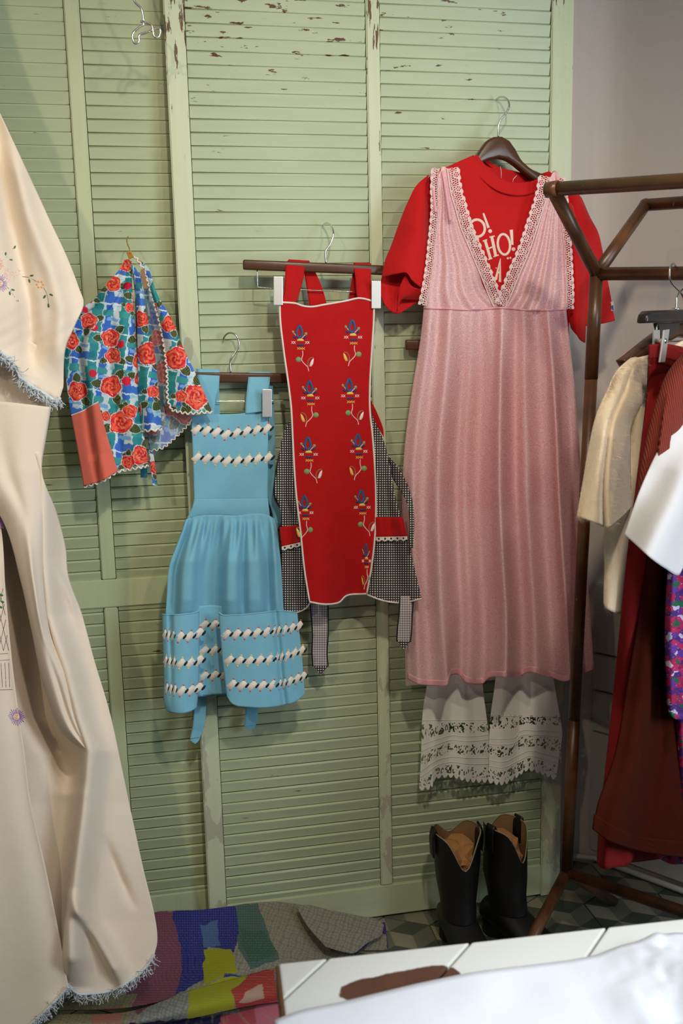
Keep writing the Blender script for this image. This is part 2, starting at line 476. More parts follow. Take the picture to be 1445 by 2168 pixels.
# ------------------------------------------------------------------ floor of hexagonal tiles
M_grout = plain('tile_grout', (150, 140, 112), .9, var=.2)
def tile_mat(n, c):
    t = NT(n); nz = t.noise(t.pos(), 9, 5); ca = np.array(rgba(c)); cb = ca*.72; cb[3] = 1
    t.l(t.mix(nz, tuple(ca), tuple(cb)), t.b.inputs['Base Color']); t.set(Roughness=.5); return t.m
TM = [tile_mat('tile_dark_green', (76, 82, 70)), tile_mat('tile_mid_grey', (110, 112, 96)), tile_mat('tile_pale_sand', (146, 142, 118))]
fl = quad('floor', [(-2.6, -3.6, -.006), (2.6, -3.6, -.006), (2.6, .3, -.006), (-2.6, .3, -.006)], M_grout)
TW = .2035; TE = TW/math.sqrt(3); G = .0016
def hex_tile_geom():
    """hexagon cut into small triangles, coloured as tumbling blocks of half size"""
    k = 1-2*G/TW; s = TE/2
    V = []; F = []; Mi = []
    vs = {}
    def vid(x, y):
        key = (round(x, 5), round(y, 5))
        if key not in vs: vs[key] = len(V); V.append((x*k, y*k, 0))
        return vs[key]
    e1 = np.array([s, 0]); 
    A = np.array([0, s]); B = np.array([s*math.sqrt(3)/2, s/2]); 
    dirs = [np.array([math.sin(math.radians(60*i))*s, math.cos(math.radians(60*i))*s]) for i in range(6)]
    for i in range(6):
        d0, d1 = dirs[i], dirs[(i+1) % 6]
        tris = [(0*d0, d0, d1), (d0, 2*d0, d0+d1), (d0, d0+d1, d1), (d1, d0+d1, 2*d1)]
        for t_ in tris:
            c = sum(t_)/3
            # nearest small-block centre: lattice of hexagons of width s*sqrt(3) holding the tile centre
            best = None
            w = s*math.sqrt(3)
            for a in range(-2, 3):
                for b in range(-2, 3):
                    q = np.array([a*w+b*w/2, b*1.5*s])
                    dd = np.linalg.norm(c-q)
                    if best is None or dd < best[0]: best = (dd, q)
            r = c-best[1]; ang = math.degrees(math.atan2(r[0], r[1])) % 360
            F.append((vid(*t_[0]), vid(*t_[2]), vid(*t_[1]))); Mi.append([2, 0, 1][int(((ang) % 360)//120)])
    # rim
    n0 = len(V); ring = [vid(*(2*dirs[i])) if True else 0 for i in range(6)]
    mids = []
    for i in range(6): mids += [vid(*(2*dirs[i])), vid(*(dirs[i]+dirs[(i+1) % 6]))]
    low = []
    for m in mids: low.append(len(V)); V.append((V[m][0], V[m][1], -.006))
    for i in range(12):
        j = (i+1) % 12; F.append((mids[i], mids[j], low[j], low[i])); Mi.append(1)
    return V, F, Mi
hv, hf, hm = hex_tile_geom()
tile_me = mesh_from('hexagon_tile', hv, hf)
for m in TM: tile_me.materials.append(m)
tile_me.polygons.foreach_set('material_index', hm)
cx0, cy0 = .4815, -.1115
near = []; far = []
for j in range(-17, 3):
    for i in range(-14, 10):
        x = cx0+(i+.5*(j & 1))*TW; y = cy0+j*TE*1.5
        if -2.6 < x < 2.3 and -3.4 < y < .12:
            (near if (-.5 < x < 1.5 and -.75 < y) else far).append((x, y))
for x, y in near:
    o = bpy.data.objects.new('hexagon_tile', tile_me); COL.objects.link(o); o.location = (x, y, 0); o.parent = fl
vv = np.array(hv); V = []; F = []; Mi = []
for x, y in far:
    b = len(V); V += list(vv+np.array([x, y, 0])); F += [tuple(q+b for q in f) for f in hf]; Mi += hm
me = mesh_from('outer_hexagon_tiles', V, F)
for m in TM: me.materials.append(m)
me.polygons.foreach_set('material_index', Mi)
o = link('outer_hexagon_tiles', me, TM, fl, False); o['kind'] = 'stuff'

# ================================================================== LOUVRED DOORS
def slat_mesh(name, L, mat):
    # cross-section: thin rounded board, top edge forward, tilted
    w, th = .0262, .0080; a = math.radians(14)
    prof = []
    for sx, sy in ((1, 1), (-1, 1), (-1, -1), (1, -1)):
        for k in range(3):
            an = {(1, 1): 0, (-1, 1): 90, (-1, -1): 180, (1, -1): 270}[(sx, sy)]+k*45
            r = .0022
            prof.append((sx*(th/2-r)+r*math.cos(math.radians(an)), sy*(w/2-r)+r*math.sin(math.radians(an))))
    P2 = []
    for y, z in prof:   # y: depth (neg. = front), rotate so that the top leans to the front
        P2.append((y*math.cos(a)-z*math.sin(a), y*math.sin(a)+z*math.cos(a)))
    n = len(P2)
    V = [(-L/2, y, z) for y, z in P2]+[(L/2, y, z) for y, z in P2]
    F = [(i, (i+1) % n, n+(i+1) % n, n+i) for i in range(n)]+[tuple(range(n))[::-1], tuple(range(n, 2*n))]
    me = mesh_from(name, V, F); me.materials.append(mat)
    me.polygons.foreach_set('use_smooth', [i % 3 != 2 for i in range(n)]+[False]*2)
    return me
def door(label, x0, x1, yf, stileL, mull, stileR, rails, slat_sets, mats, thick=.034, wob=.0006):
    Ms, Mf, Mr = mats
    t = thing('louvered_shutter', label, 'shutter', ((x0+x1)/2, yf+thick/2, 0))
    ztop = 2.42
    def bx(name, xa, xb, za, zb, y0, y1, m):
        bm = box_bm(((xa+xb)/2, (y0+y1)/2, (za+zb)/2), (xb-xa, y1-y0, zb-za), .0025)
        return bm_link(name, bm, m, t, False)
    if stileL: bx('stile', stileL[0], stileL[1], .002, ztop, yf, yf+thick, Mf)
    if stileR: bx('stile', stileR[0], stileR[1], .002, ztop, yf, yf+thick, Mf)
    xa = stileL[1]; xb = stileR[0]
    for k, (za, zb) in enumerate(rails):
        bx('rail', xa+.0004, xb-.0004, za, zb, yf+.0015, yf+thick-.001, Mr)
    for (za, zb) in zip([r[1] for r in rails[:-1]], [r[0] for r in rails[1:]]):
        bx('mullion', mull[0], mull[1], za+.0005, zb-.0005, yf+.0008, yf+thick-.002, Mf)
    spans = [(xa, mull[0]), (mull[1], xb)]
    for (a, b) in spans:
        me = slat_mesh('slat', b-a-.003, Ms)
        for zt, za, zb in slat_sets:
            z = zt
            while z-.03 > za-.02:
                if z < zb+.020 and z-.026 > za-.020:
                    o = bpy.data.objects.new('slat', me); COL.objects.link(o); o.parent = t
                    o.matrix_parent_inverse = Matrix.Translation(-Vector(t.location))
                    o.location = ((a+b)/2, yf+.0095+random.uniform(-wob, wob), z-.0135)
                    o.rotation_euler = (random.uniform(-.02, .02), 0, random.uniform(-.0012, .0012))
                z -= .02692
    # dark batten closing the back
    return t
door('tall green louvered shutter with chipped paint behind the red apron and the pink nightgown', .0515, .948, 0.0,
     (.0515, .0935), (.4757, .505), (.896, .948), [(.006, .0885), (.824, .886), (2.33, 2.42)],
     [(.617+8*.02692, .0885, .824), (2.102+8*.02692, .886, 2.33)], (M_slatR, M_frameR, M_railR))
door('green louvered shutter with a wide middle rail behind the white tablecloth and floral apron', -.5335, .2665, .0385,
     (-.5335, -.49), (-.149, -.118), (.215, .2665), [(.006, .115), (.836, .901), (2.33, 2.42)],
     [(.502+13*.02692, .115, .836), (2.106+8*.02692, .901, 2.33)], (M_slatL, M_frameL, M_frameL))

# ================================================================== HANGERS
def hook_path(stem_bottom, stem_top, pts): return [stem_bottom, stem_top]+pts
def hook(name, pts, dep, parent, r=.0021, frame=DOOR, end_dep=None, mat=None):
    """wire hook from pixel points; the tip bends back to the louvres"""
    p = np.array(pts, float); n = len(p)
    q = path(p, 36)
    d = np.full(36, dep, float)
    if end_dep is not None:
        w = np.clip((np.arange(36)/35-.62)/.38, 0, 1)**1.5; d = dep*(1-w)+end_dep*w
    tube(name, frame(q[:, 0], q[:, 1], d), r, mat or M_chrome, parent, 8)
def gaus(x, c, w): return np.exp(-((x-c)/w)**2)

# ------------------------------------------------------------------ clip hanger of the red apron
def clip_hanger(label, bar, dep, wire_pts, clips, hook_pts, end_dep, extra=None):
    b = np.array(bar, float); c = b.mean(0)
    base = DOOR(c[0], c[1], dep)
    t = thing('clip_hanger', label, 'hanger', base)
    prism('bar', bar, dep+.007, .014, M_wood, t, bevel=.004, smooth=True)
    if wire_pts is not None:
        w = path(wire_pts, 60, False); tube('clip_rail', DOOR(w[:, 0], w[:, 1], dep), .0012, M_chrome, t, 8)
    for cl in clips:
        x0, y0, x1, y1 = cl
        kc = prism('clip', [(x0, y0), (x1, y0), (x1, y1), (x0, y1)], dep+.034, .004, M_clip, t, bevel=.0009)
        prism('clip_back', [(x0+2, y0+6), (x1-2, y0+6), (x1-2, y1-4), (x0+2, y1-4)], dep-.002, .003, M_clip, kc, bevel=.0007)
        q = DOOR((x0+x1)/2, y0+16, dep)
        tube('clip_spring', [DOOR(x0+3, y0+22, dep+.003), DOOR(x0+3, y0+22, dep+.03)], .0045, M_chrome, kc, 10)
    hook('hook', hook_pts, dep, t, end_dep=end_dep)
    return t
clip_hanger('dark wooden clip hanger holding the red bib apron', [(514.5, 549), (857.6, 563.5), (857.6, 583.5), (514.5, 570.5)], .055,
            [(544, 572), (545, 608), (580, 611.5), (806, 620), (828, 620), (830, 582)],
            [(579, 585.5, 598.5, 646), (786, 594.5, 806, 653)],
            [(689.5, 557), (689.5, 530), (697, 519), (704, 503), (704.5, 487), (697, 474), (689, 472.5), (683, 478)], .002)
clip_hanger('dark wooden clip hanger holding the pale blue apron', [(330, 786), (652, 791), (652, 812), (330, 809)], .028,
            [(350, 809), (351, 848), (430, 850), (600, 848), (630, 848), (631, 812)],
            [(555, 824, 575, 883), (398, 822, 417, 880)],
            [(488, 789), (488, 762), (498, 746), (505, 733), (505, 722), (496, 707), (484, 705), (475, 712), (472, 722)], .002)
# hanger whose end shows left of the nightgown
clip_hanger('dark wooden clip hanger with only one end showing beside the nightgown', [(859, 719), (1180, 719), (1180, 741), (859, 741)], .022,
            [(885, 740), (886, 766), (1150, 766), (1151, 741)], [(905, 744, 925, 800), (1120, 744, 1140, 800)],
            [(1022, 720), (1022, 690), (1032, 676), (1036, 662), (1030, 650), (1020, 648)], .002)

# ================================================================== RED BIB APRON
M_red = fabric('red_cotton', (186, 14, 16), (164, 8, 12), weave=1200, bump=.15, sheen=.05)
M_bind = fabric('white_binding', (232, 222, 214), bump=.2)
def gingham(name, period=.065, tint=((18, 18, 20), (128, 124, 122), (226, 220, 214)), skew=.0):
    t = NT(name); sep = t.n('ShaderNodeSeparateXYZ'); t.l(t.uv(), sep.inputs[0])
    def stripe(v, off):
        return t.math('GREATER_THAN', t.math('FRACT', t.math('ADD', t.math('MULTIPLY', v, 1/period), off)), .5)
    x = t.math('ADD', sep.outputs[0], t.math('MULTIPLY', sep.outputs[1], skew))
    a = stripe(x, 0); b = stripe(sep.outputs[1], .3)
    s_ = t.math('ADD', a, t.math('MULTIPLY', b, 1.0))
    t.l(t.ramp(t.math('MULTIPLY', s_, .5), [(.2, rgba(tint[0])), (.5, rgba(tint[1])), (.8, rgba(tint[2]))]), t.b.inputs['Base Color'])
    t.b.node_tree if False else None
    r = [n for n in t.t.nodes if n.type == 'VALTORGB'][0]; r.color_ramp.interpolation = 'CONSTANT'
    r.color_ramp.elements[0].position = 0; r.color_ramp.elements[1].position = .25; r.color_ramp.elements[2].position = .75
    t.set(Roughness=.85); t.bump(t.noise(t.pos(), 700, 2), .2, .002); return t.m
M_hound = gingham('black_white_houndstooth', .050, ((14, 14, 18), (28, 28, 32), (222, 216, 210)))
M_hound_back = gingham('houndstooth_wrong_side', .050, ((96, 90, 94), (168, 160, 160), (205, 196, 194)))
M_lacew = fabric('white_eyelet_lace', (226, 218, 208), bump=.2)

ra = thing('bib_apron', 'red bib apron with embroidered blue flowers and houndstooth sides', 'apron', DOOR(700, 1280, .08))
L_edge = [(592, 641), (592, 660), (600, 741), (610, 812), (615.5, 858), (619.5, 933), (626.4, 1043.7), (636, 1126.7), (644.4, 1207), (655, 1274)]
R_edge = [(791, 641), (791, 660), (786.5, 741), (782.5, 812), (782, 858), (789, 933), (795, 1043.7), (793.8, 1126.7), (786, 1200), (776, 1257)]
def red_dep(u, v, x, y):
    t = (x-600)/190.0
    d = .082+.012*np.clip((y-640)/500, 0, 1)
    d = d+.010*np.exp(-((x-690)/70)**2)*np.clip((y-640)/80, 0, 1)
    lo = np.clip((y-1080)/200, 0, 1)
    d = d+lo*(.016*np.sin((x-640)/22.0)-.01*gaus(x, 752, 16)*np.clip((y-1180)/70, 0, 1))
    d = d+.0035*np.sin((x-600)/31.0+y/190)*np.clip((y-700)/200, 0, 1)
    return d
rows = []
for i, (l, r) in enumerate(zip(L_edge, R_edge)):
    if i == 0: rows.append([(592, 640), (612, 641), (626, 642.5), (640, 647.5), (656, 649.5), (686, 645), (732, 637), (762, 631.5), (776, 634), (791, 639)])
    elif i == len(L_edge)-1: rows.append([l, (684, 1279), (706, 1278), (717, 1275), (731, 1262), (765, 1257.5), r])
    else: rows.append([(l[0]+(r[0]-l[0])*k/9, l[1]+(r[1]-l[1])*k/9) for k in range(10)])
S_red = Surf(rows, 70, 160, red_dep)
O_bib = S_red.build('bib_panel', M_red, ra)
def edge_tube(S, which, name, mat, parent, r=.0021, off=.0005):
    V_ = {'l': S.V[:, 0], 'r': S.V[:, -1], 't': S.V[0], 'b': S.V[-1]}[which].copy()
    V_ = path(V_, 90, False)+S.frame.n*off
    return tube(name, V_, r, mat, parent, 6)
for w_ in 'lrtb': edge_tube(S_red, w_, 'binding', M_bind, O_bib, .0022)
# houndstooth side panels
def side_dep(base, amp, c):
    return lambda u, v, x, y: base+amp*np.sin(u*9+c)*np.clip(v*2, 0.1, 1)
S_hl = Surf([[(613, 890), (617, 889), (619, 890)], [(600, 918), (610, 920), (621, 935)], [(588, 985), (606, 990), (625, 1000)], [(581, 1044), (605, 1050), (628, 1060)],
             [(592, 1075), (612, 1085), (633, 1105)], [(596, 1112), (615, 1118), (637, 1130)], [(597, 1160), (617, 1165), (642, 1180)], [(596, 1218), (620, 1225), (648, 1230)], [(598.7, 1297), (626, 1297), (648, 1287), (657, 1275)]], 30, 120,
            lambda u, v, x, y: .062+.022*u+.007*np.sin(u*8+1)*np.clip(v*2, .1, 1))
S_hl.obj = S_hl.build('side_panel', M_hound, ra); edge_tube(S_hl, 'b', 'binding', M_bind, S_hl.obj, .0018)
S_hr = Surf([[(782, 874), (785, 874), (787, 880)], [(788, 915), (800, 920), (810, 930)], [(792, 985), (808, 985), (825, 988)], [(795, 1060), (815, 1062), (839, 1062)],
             [(795, 1094), (820, 1094), (848, 1093)], [(794, 1137), (825, 1138), (861, 1136)], [(788, 1195), (830, 1200), (876, 1198)], [(777, 1259), (809, 1271), (853, 1276), (892, 1267)]], 40, 120,
            lambda u, v, x, y: .086-.03*u*(1-v)+.085*u*v+.009*np.sin(u*8+.4)*np.clip(v*1.6, .1, 1))
S_hr.obj = S_hr.build('side_panel', M_hound, ra); edge_tube(S_hr, 'b', 'binding', M_bind, S_hr.obj, .0020)
# pockets: red band, eyelet edge
def strip(name, quad_, S, off, mat, parent, nu=20, nv=10, thick=.0014, hole=None):
    a, b, c, d = quad_
    s = Surf([[a, b], [d, c]], nu, nv, lambda u, v, x, y: S.depth_at(x.ravel(), y.ravel()).reshape(x.shape)+off, smooth_u=False)
    s.build(name, mat, parent, thick=thick); return s
strip('pocket_band', [(591.5, 1116), (630, 1111), (637.5, 1148), (596, 1158)], S_hl, .006, M_red, ra)
strip('pocket_band', [(795, 1095), (852, 1095), (861.5, 1136), (795, 1138)], S_hr, .006, M_red, ra)
def eyelet(S, p0, p1, hgt, off):
    n = max(24, int(abs(p1[0]-p0[0])*2))
    rows = []
    for k in range(14):
        w = k/13.0; r = []
        for i in range(n+1):
            f = i/n
            sc = 1-.28*(1-abs(math.sin(math.pi*f*abs(p1[0]-p0[0])/13.0)))
            r.append((p0[0]+(p1[0]-p0[0])*f, p0[1]+(p1[1]-p0[1])*f+hgt*w*(sc if w > .5 else 1)))
        rows.append(r)
    s = Surf(rows, n+1, 14, lambda u, v, x, y: S.depth_at(x.ravel(), y.ravel()).reshape(x.shape)+off, smooth_u=False, smooth_v=False, index_u=True)
    per = 13.0/abs(p1[0]-p0[0])
    fu = (s.u/per) % 1
    hole = (((fu-.5)*13)**2+((s.v-.45)*hgt)**2) < 1.9**2
    s.build('eyelet_trim', M_lacew, ra, hole=hole, thick=.0008)
eyelet(S_hl, (596, 1157), (638, 1147.5), 9.5, .008)
eyelet(S_hr, (795, 1137), (862, 1135.5), 9.5, .008)
# straps over the hanger and down the back
def strap(name, rows_, deps, mat, parent, nv=40, nu=8):
    k = np.linspace(0, 1, len(deps))
    s = Surf(rows_, nu, nv, lambda u, v, x, y: np.interp(v, k, deps), smooth_u=False, index_u=False)
    s.build(name, mat, parent, thick=.0018); return s
strap('strap', [[(611, 549.5), (654, 552)], [(608, 553), (650, 556)], [(603, 585), (642, 590)], [(600, 620), (633, 622)], [(597, 641), (625, 643)]], [.056, .0645, .070, .076, .083], M_red, ra)
strap('strap', [[(748, 556), (785, 558)], [(748, 560), (785, 562)], [(752, 590), (785, 590)], [(754, 620), (785, 618)], [(757, 634), (787, 637)]], [.056, .0645, .070, .076, .083], M_red, ra)
strap('back_strap', [[(634, 552), (654, 552)], [(641, 570), (664, 570)], [(648, 605), (680, 605)], [(655, 650), (693, 650)]], [.05, .045, .045, .05], M_red, ra)
strap('back_strap', [[(748, 557), (770, 557)], [(746, 580), (766, 580)], [(740, 620), (762, 620)], [(737, 650), (760, 650)]], [.05, .045, .045, .05], M_red, ra)
strap('back_strap', [[(779, 840), (786, 850)], [(783, 862), (797, 872)], [(785, 880), (810, 905)], [(800, 905), (812, 926)]], [.05, .048, .046, .044], M_red, ra)
# ties
strap('tie', [[(812, 955), (815, 985)], [(838, 985), (834, 1018)], [(860, 1022), (852, 1046)], [(873, 1062), (863, 1072)], [(876, 1100), (866, 1100)], [(874, 1160), (865, 1160)]], [.045, .10, .15, .165, .17, .17], M_hound, ra)
tl = strap('tie', [[(655, 1262), (694, 1262)], [(658, 1300), (694, 1300)], [(661, 1345), (694, 1345)], [(660, 1385), (692, 1385)], [(662, 1411), (694, 1411)]], [.05, .05, .053, .05, .052], M_hound_back, ra)
Surf([[(662, 1410), (694, 1410)], [(678, 1428), (679, 1428)]], 10, 10, .053, smooth_u=False, smooth_v=False).build('tie_tip', M_hound, ra)
tr = strap('tie', [[(846, 1262), (875, 1262)], [(844, 1300), (872, 1300)], [(840, 1340), (870, 1340)], [(839, 1357), (868, 1359)]], [.155, .16, .16, .16], M_hound_back, ra)
Surf([[(839, 1356), (868, 1358)], [(853, 1375), (854, 1375)]], 10, 10, .161, smooth_u=False, smooth_v=False).build('tie_tip', M_hound, ra)
for S_ in (tl, tr):
    edge_tube(S_, 'l', 'tie_edge', M_hound, ra, .0016); edge_tube(S_, 'r', 'tie_edge', M_hound, ra, .0016)
# embroidery
TH = [plain('thread_blue', (28, 86, 134), .6, bump=.5, bscale=900), plain('thread_navy', (34, 44, 98), .6, bump=.5, bscale=900), plain('thread_green', (128, 160, 104), .6, bump=.5, bscale=900),
      plain('thread_yellow', (232, 198, 92), .6, bump=.5, bscale=900), plain('thread_pink_white', (240, 200, 205), .6, bump=.5, bscale=900), plain('thread_white', (238, 228, 228), .6, bump=.5, bscale=900), plain('thread_olive', (130, 120, 80), .6)]
def red_dep_xy(x, y): return red_dep(None, None, np.asarray(x, float), np.asarray(y, float))
def motif(cx, cy, flip, yellow, sx=1.0, parts='all', tilt=0.0):
    D = Decal(red_dep_xy)
    k = .1453
    c, s_ = math.cos(tilt), math.sin(tilt)
    def T(pts):
        p = (np.array(pts, float)-np.array([310, 545]))*k
        x = p[:, 0]*c-p[:, 1]*s_; y = p[:, 0]*s_+p[:, 1]*c
        return np.stack([cx+x*sx, cy+y], 1)
    F_ = -1 if flip else 1
    def TF(pts):
        p = np.array(pts, float); p[:, 0] = 340+(p[:, 0]-340)*F_
        return T(p)
    # petal ring
    ring = [(300, 330), (332, 400), (340, 450), (325, 500), (303, 515), (275, 500), (258, 450), (268, 400)]
    D.stroke(T(ring), 5.6*min(1, sx+.1), 0, .0028, closed=True)
    def E(x, y, rx, ry, m, rot=0, h=.0016):
        q = T([(x, y)])[0]; D.ell(q[0], q[1], rx*k*sx, ry*k, m, rot, h=h)
    E(228, 508, 38, 18, 1, .6); E(382, 510, 38, 18, 1, -.6)
    D.stroke(T([(262, 497), (222, 450)]), 2.0, 4, .0016); D.stroke(T([(335, 520), (385, 468)]), 2.0, 4, .0016)
    E(207, 432, 20, 28, 2, -.4); E(393, 457, 24, 28, 2, .4)
    D.poly(T([(255, 562), (262, 538), (285, 524), (312, 519), (340, 524), (362, 540), (372, 562), (340, 568), (285, 568)]), 3, .002)
    D.poly(T([(246, 605), (388, 605), (376, 638), (256, 638)]), 1, .0014)
    for xx in (275, 310, 345):
        D.stroke(T([(xx-8, 655), (xx+34, 688)]), 1.7, 3, .001, smooth=False); D.stroke(T([(xx-8, 688), (xx+34, 655)]), 1.7, 3, .001, smooth=False)
    for x0 in (182, 214, 384, 416):
        D.stroke(T([(x0, 565), (x0+28, 602)]), 1.6, 5, .001, smooth=False); D.stroke(T([(x0, 602), (x0+28, 565)]), 1.6, 5, .001, smooth=False)
    D.stroke(TF([(345, 702), (348, 760), (333, 840), (372, 895), (418, 940), (436, 1003)]), 2.3, 4, .0016)
    q = TF([(285, 832)])[0]; D.ell(q[0], q[1], 46*k*sx, 44*k, 2, h=.0024)
    D.poly(TF([(440, 938), (450, 890), (475, 835), (512, 798), (512, 840), (500, 900), (475, 940)]), 3 if yellow else 5, .0016)
    D.stroke(TF([(430, 935), (420, 890), (432, 840), (465, 806), (500, 800)]), 2.4, 6, .0014)
    D.build('embroidered_flower', TH, O_bib)
for a in [(635, 719.5, 0, 0), (656, 837, 1, 1), (652.7, 956.5, 0, 0), (645.5, 1080, 1, 1, .9), (746.6, 708.3, 1, 1), (740.4, 832.5, 0, 0), (758.7, 950, 1, 1, .95), (766, 1068.6, 0, 0, .92), (775, 1182, 1, 1, .5)]:
    motif(*a)

# ================================================================== BLUE BIB APRON
M_blue = fabric('sky_blue_cotton', (128, 190, 212), (114, 178, 204), weave=1000, bump=.18, sheen=.1)
ba = thing('bib_apron', 'pale blue bib apron with white zigzag trim and big pockets', 'apron', DOOR(490, 1500, .06))
S_bib = Surf([[(404, 880), (454, 877), (494, 876.5), (530, 873), (566.5, 868.5)], [(405, 900), (450, 899), (494, 898), (530, 897), (567, 896)], [(408, 960), (490, 960), (567, 960)], [(411, 1058), (490, 1057), (566.5, 1056.5)]], 50, 60,
             lambda u, v, x, y: .046+.006*np.sin(u*7+v*4)*np.sin(v*3.1)+.006*gaus(u, .3, .2)*gaus(v, .35, .3)-.006*gaus(u+v*.5, .9, .14)+.004*v)
S_bib.obj = S_bib.build('bib', M_blue, ba)
S_wb = Surf([[(411, 1056), (490, 1055.5), (567, 1055)], [(406, 1075), (490, 1075), (569, 1075)], [(394, 1101), (410, 1094), (430, 1091), (494, 1091.5), (571, 1093)]], 50, 14, lambda u, v, x, y: .0535+.003*np.sin(v*3.1)+.002*np.sin(u*12))
S_wb.build('waistband', M_blue, ba)
def skirt_dep(u, v, x, y):
    g = np.clip((y-1090)/30, 0, 1)
    f1 = (.005*np.sin(u*74)+.004*np.sin(u*41+1))*np.exp(-((y-1112)/55)**2)
    a = np.clip((y-1098)/90, 0, 1)
    def plat(c, w, e): return 1/(1+np.exp(-(u-c+w)/e))*1/(1+np.exp((u-c-w)/e))
    big = .030*plat(.17, .07, .016)-.010*gaus(u, .07, .03)-.020*plat(.385, .085, .014)+.034*plat(.555, .065, .014)-.006*gaus(u, .655, .025)+.024*plat(.76, .07, .016)-.016*gaus(u, .875, .03)+.010*gaus(u, .95, .03)
    return .056+f1*g+a*(.020+big*(1-.45*np.clip((y-1270)/40, 0, 1))-.010*np.clip((y-1270)/40, 0, 1)*gaus(u, .40, .14))
S_sk = Surf([[(392.5, 1100), (410, 1093.5), (430, 1090.5), (494, 1091), (571, 1092.5), (580, 1098)], [(385, 1122), (430, 1115), (494, 1115), (586, 1118)], [(373.5, 1153), (430, 1150), (494, 1150), (590, 1153)], [(358, 1200), (420, 1200), (500, 1200), (595, 1205)],
             [(353, 1260), (420, 1260), (500, 1260), (598, 1260)], [(350, 1310), (420, 1310), (500, 1310), (602, 1310)], [(350, 1400), (420, 1400), (500, 1400), (615, 1400)], [(355, 1480), (420, 1475), (500, 1470), (625, 1465)]], 130, 90, skirt_dep)
S_sk.build('skirt', M_blue, ba)
S_pl = Surf([[(343.5, 1300.5), (360, 1302), (390, 1300), (412, 1297), (421, 1294)], [(344, 1335), (380, 1338), (421, 1332)], [(345.5, 1380), (380, 1386), (421, 1378)], [(347, 1440), (380, 1445), (420, 1438)], [(348.5, 1492), (380, 1494), (417, 1488)], [(354, 1506), (367, 1509.5), (394, 1509), (409, 1503), (416, 1497)]], 40, 70,
            lambda u, v, x, y: .104+.022*np.sin(np.clip(u, 0, 1)*math.pi)**.8+.006*v-.01*gaus(u, .22, .06)*(1-v))
S_pl.obj = S_pl.build('pocket', M_blue, ba)
S_pr = Surf([[(462.5, 1296), (467, 1300), (494, 1302), (545, 1298), (594, 1293.5), (629, 1297)], [(466, 1340), (520, 1343), (590, 1336), (633, 1336)], [(470, 1390), (530, 1392), (590, 1386), (638, 1380)], [(476, 1440), (530, 1446), (590, 1440), (642, 1430)], [(480, 1474), (490, 1489), (530, 1497.5), (592, 1494.5), (630, 1483), (645, 1468)]], 90, 70,
            lambda u, v, x, y: .108+.020*np.sin(np.clip(u*1.15, 0, 1)*math.pi)**.7+.006*v-.012*gaus(u, .72, .04)-.006*u)
S_pr.obj = S_pr.build('pocket', M_blue, ba)
S_pm = Surf([[(415, 1284), (445, 1281), (476, 1284)], [(416, 1360), (480, 1360)], [(414, 1474), (450, 1471), (486, 1468)]], 30, 50, lambda u, v, x, y: .074-.004*np.sin(u*math.pi))
S_pm.obj = S_pm.build('pocket', M_blue, ba)
for S_ in (S_pl, S_pr): edge_tube(S_, 't', 'pocket_hem', M_blue, S_.obj, .0016)
# straps
strap('strap', [[(415, 781), (465.5, 782.5)], [(416, 787), (465, 789)], [(420, 815), (463, 818)], [(428, 845), (456, 845)], [(434, 878), (453, 878)]], [.030, .038, .042, .044, .047], M_blue, ba)
strap('strap', [[(525.5, 787), (572.5, 787)], [(525.5, 791), (572, 791)], [(523, 820), (569, 820)], [(520, 850), (558, 848)], [(519, 876), (557, 871)]], [.030, .038, .042, .044, .047], M_blue, ba)
strap('back_strap', [[(556, 788), (574, 788)], [(562, 815), (577, 815)], [(566, 870), (580, 870)], [(566, 930), (582, 930)], [(565, 1000), (581, 1000)], [(566, 1054), (580, 1056)], [(576, 1086), (598, 1092)], [(578, 1112), (590, 1122)]], [.03, .018, .016, .016, .018, .024, .03, .03], M_blue, ba)
strap('back_strap', [[(448, 800), (463, 800)], [(452, 840), (464, 840)], [(453, 885), (465, 885)]], [.018, .016, .016], M_blue, ba)
# ties
t1 = strap('tie', [[(411, 1468), (438, 1464)], [(410, 1505), (436, 1500)], [(407, 1540), (432, 1536)], [(402, 1565), (424, 1561)]], [.03, .032, .035, .035], M_blue, ba)
prism('tie_tip', [(402, 1565), (424, 1561), (420, 1569), (413.5, 1575), (406, 1570)], .0356, .0015, M_blue, ba, bevel=0)
t2 = strap('tie', [[(521, 1478), (548, 1478)], [(519, 1510), (546, 1507)], [(517, 1538), (541, 1536)]], [.03, .032, .034], M_blue, ba)
prism('tie_tip', [(517, 1538), (541, 1536), (538, 1542), (528, 1545), (521, 1543.5)], .0346, .0015, M_blue, ba, bevel=0)
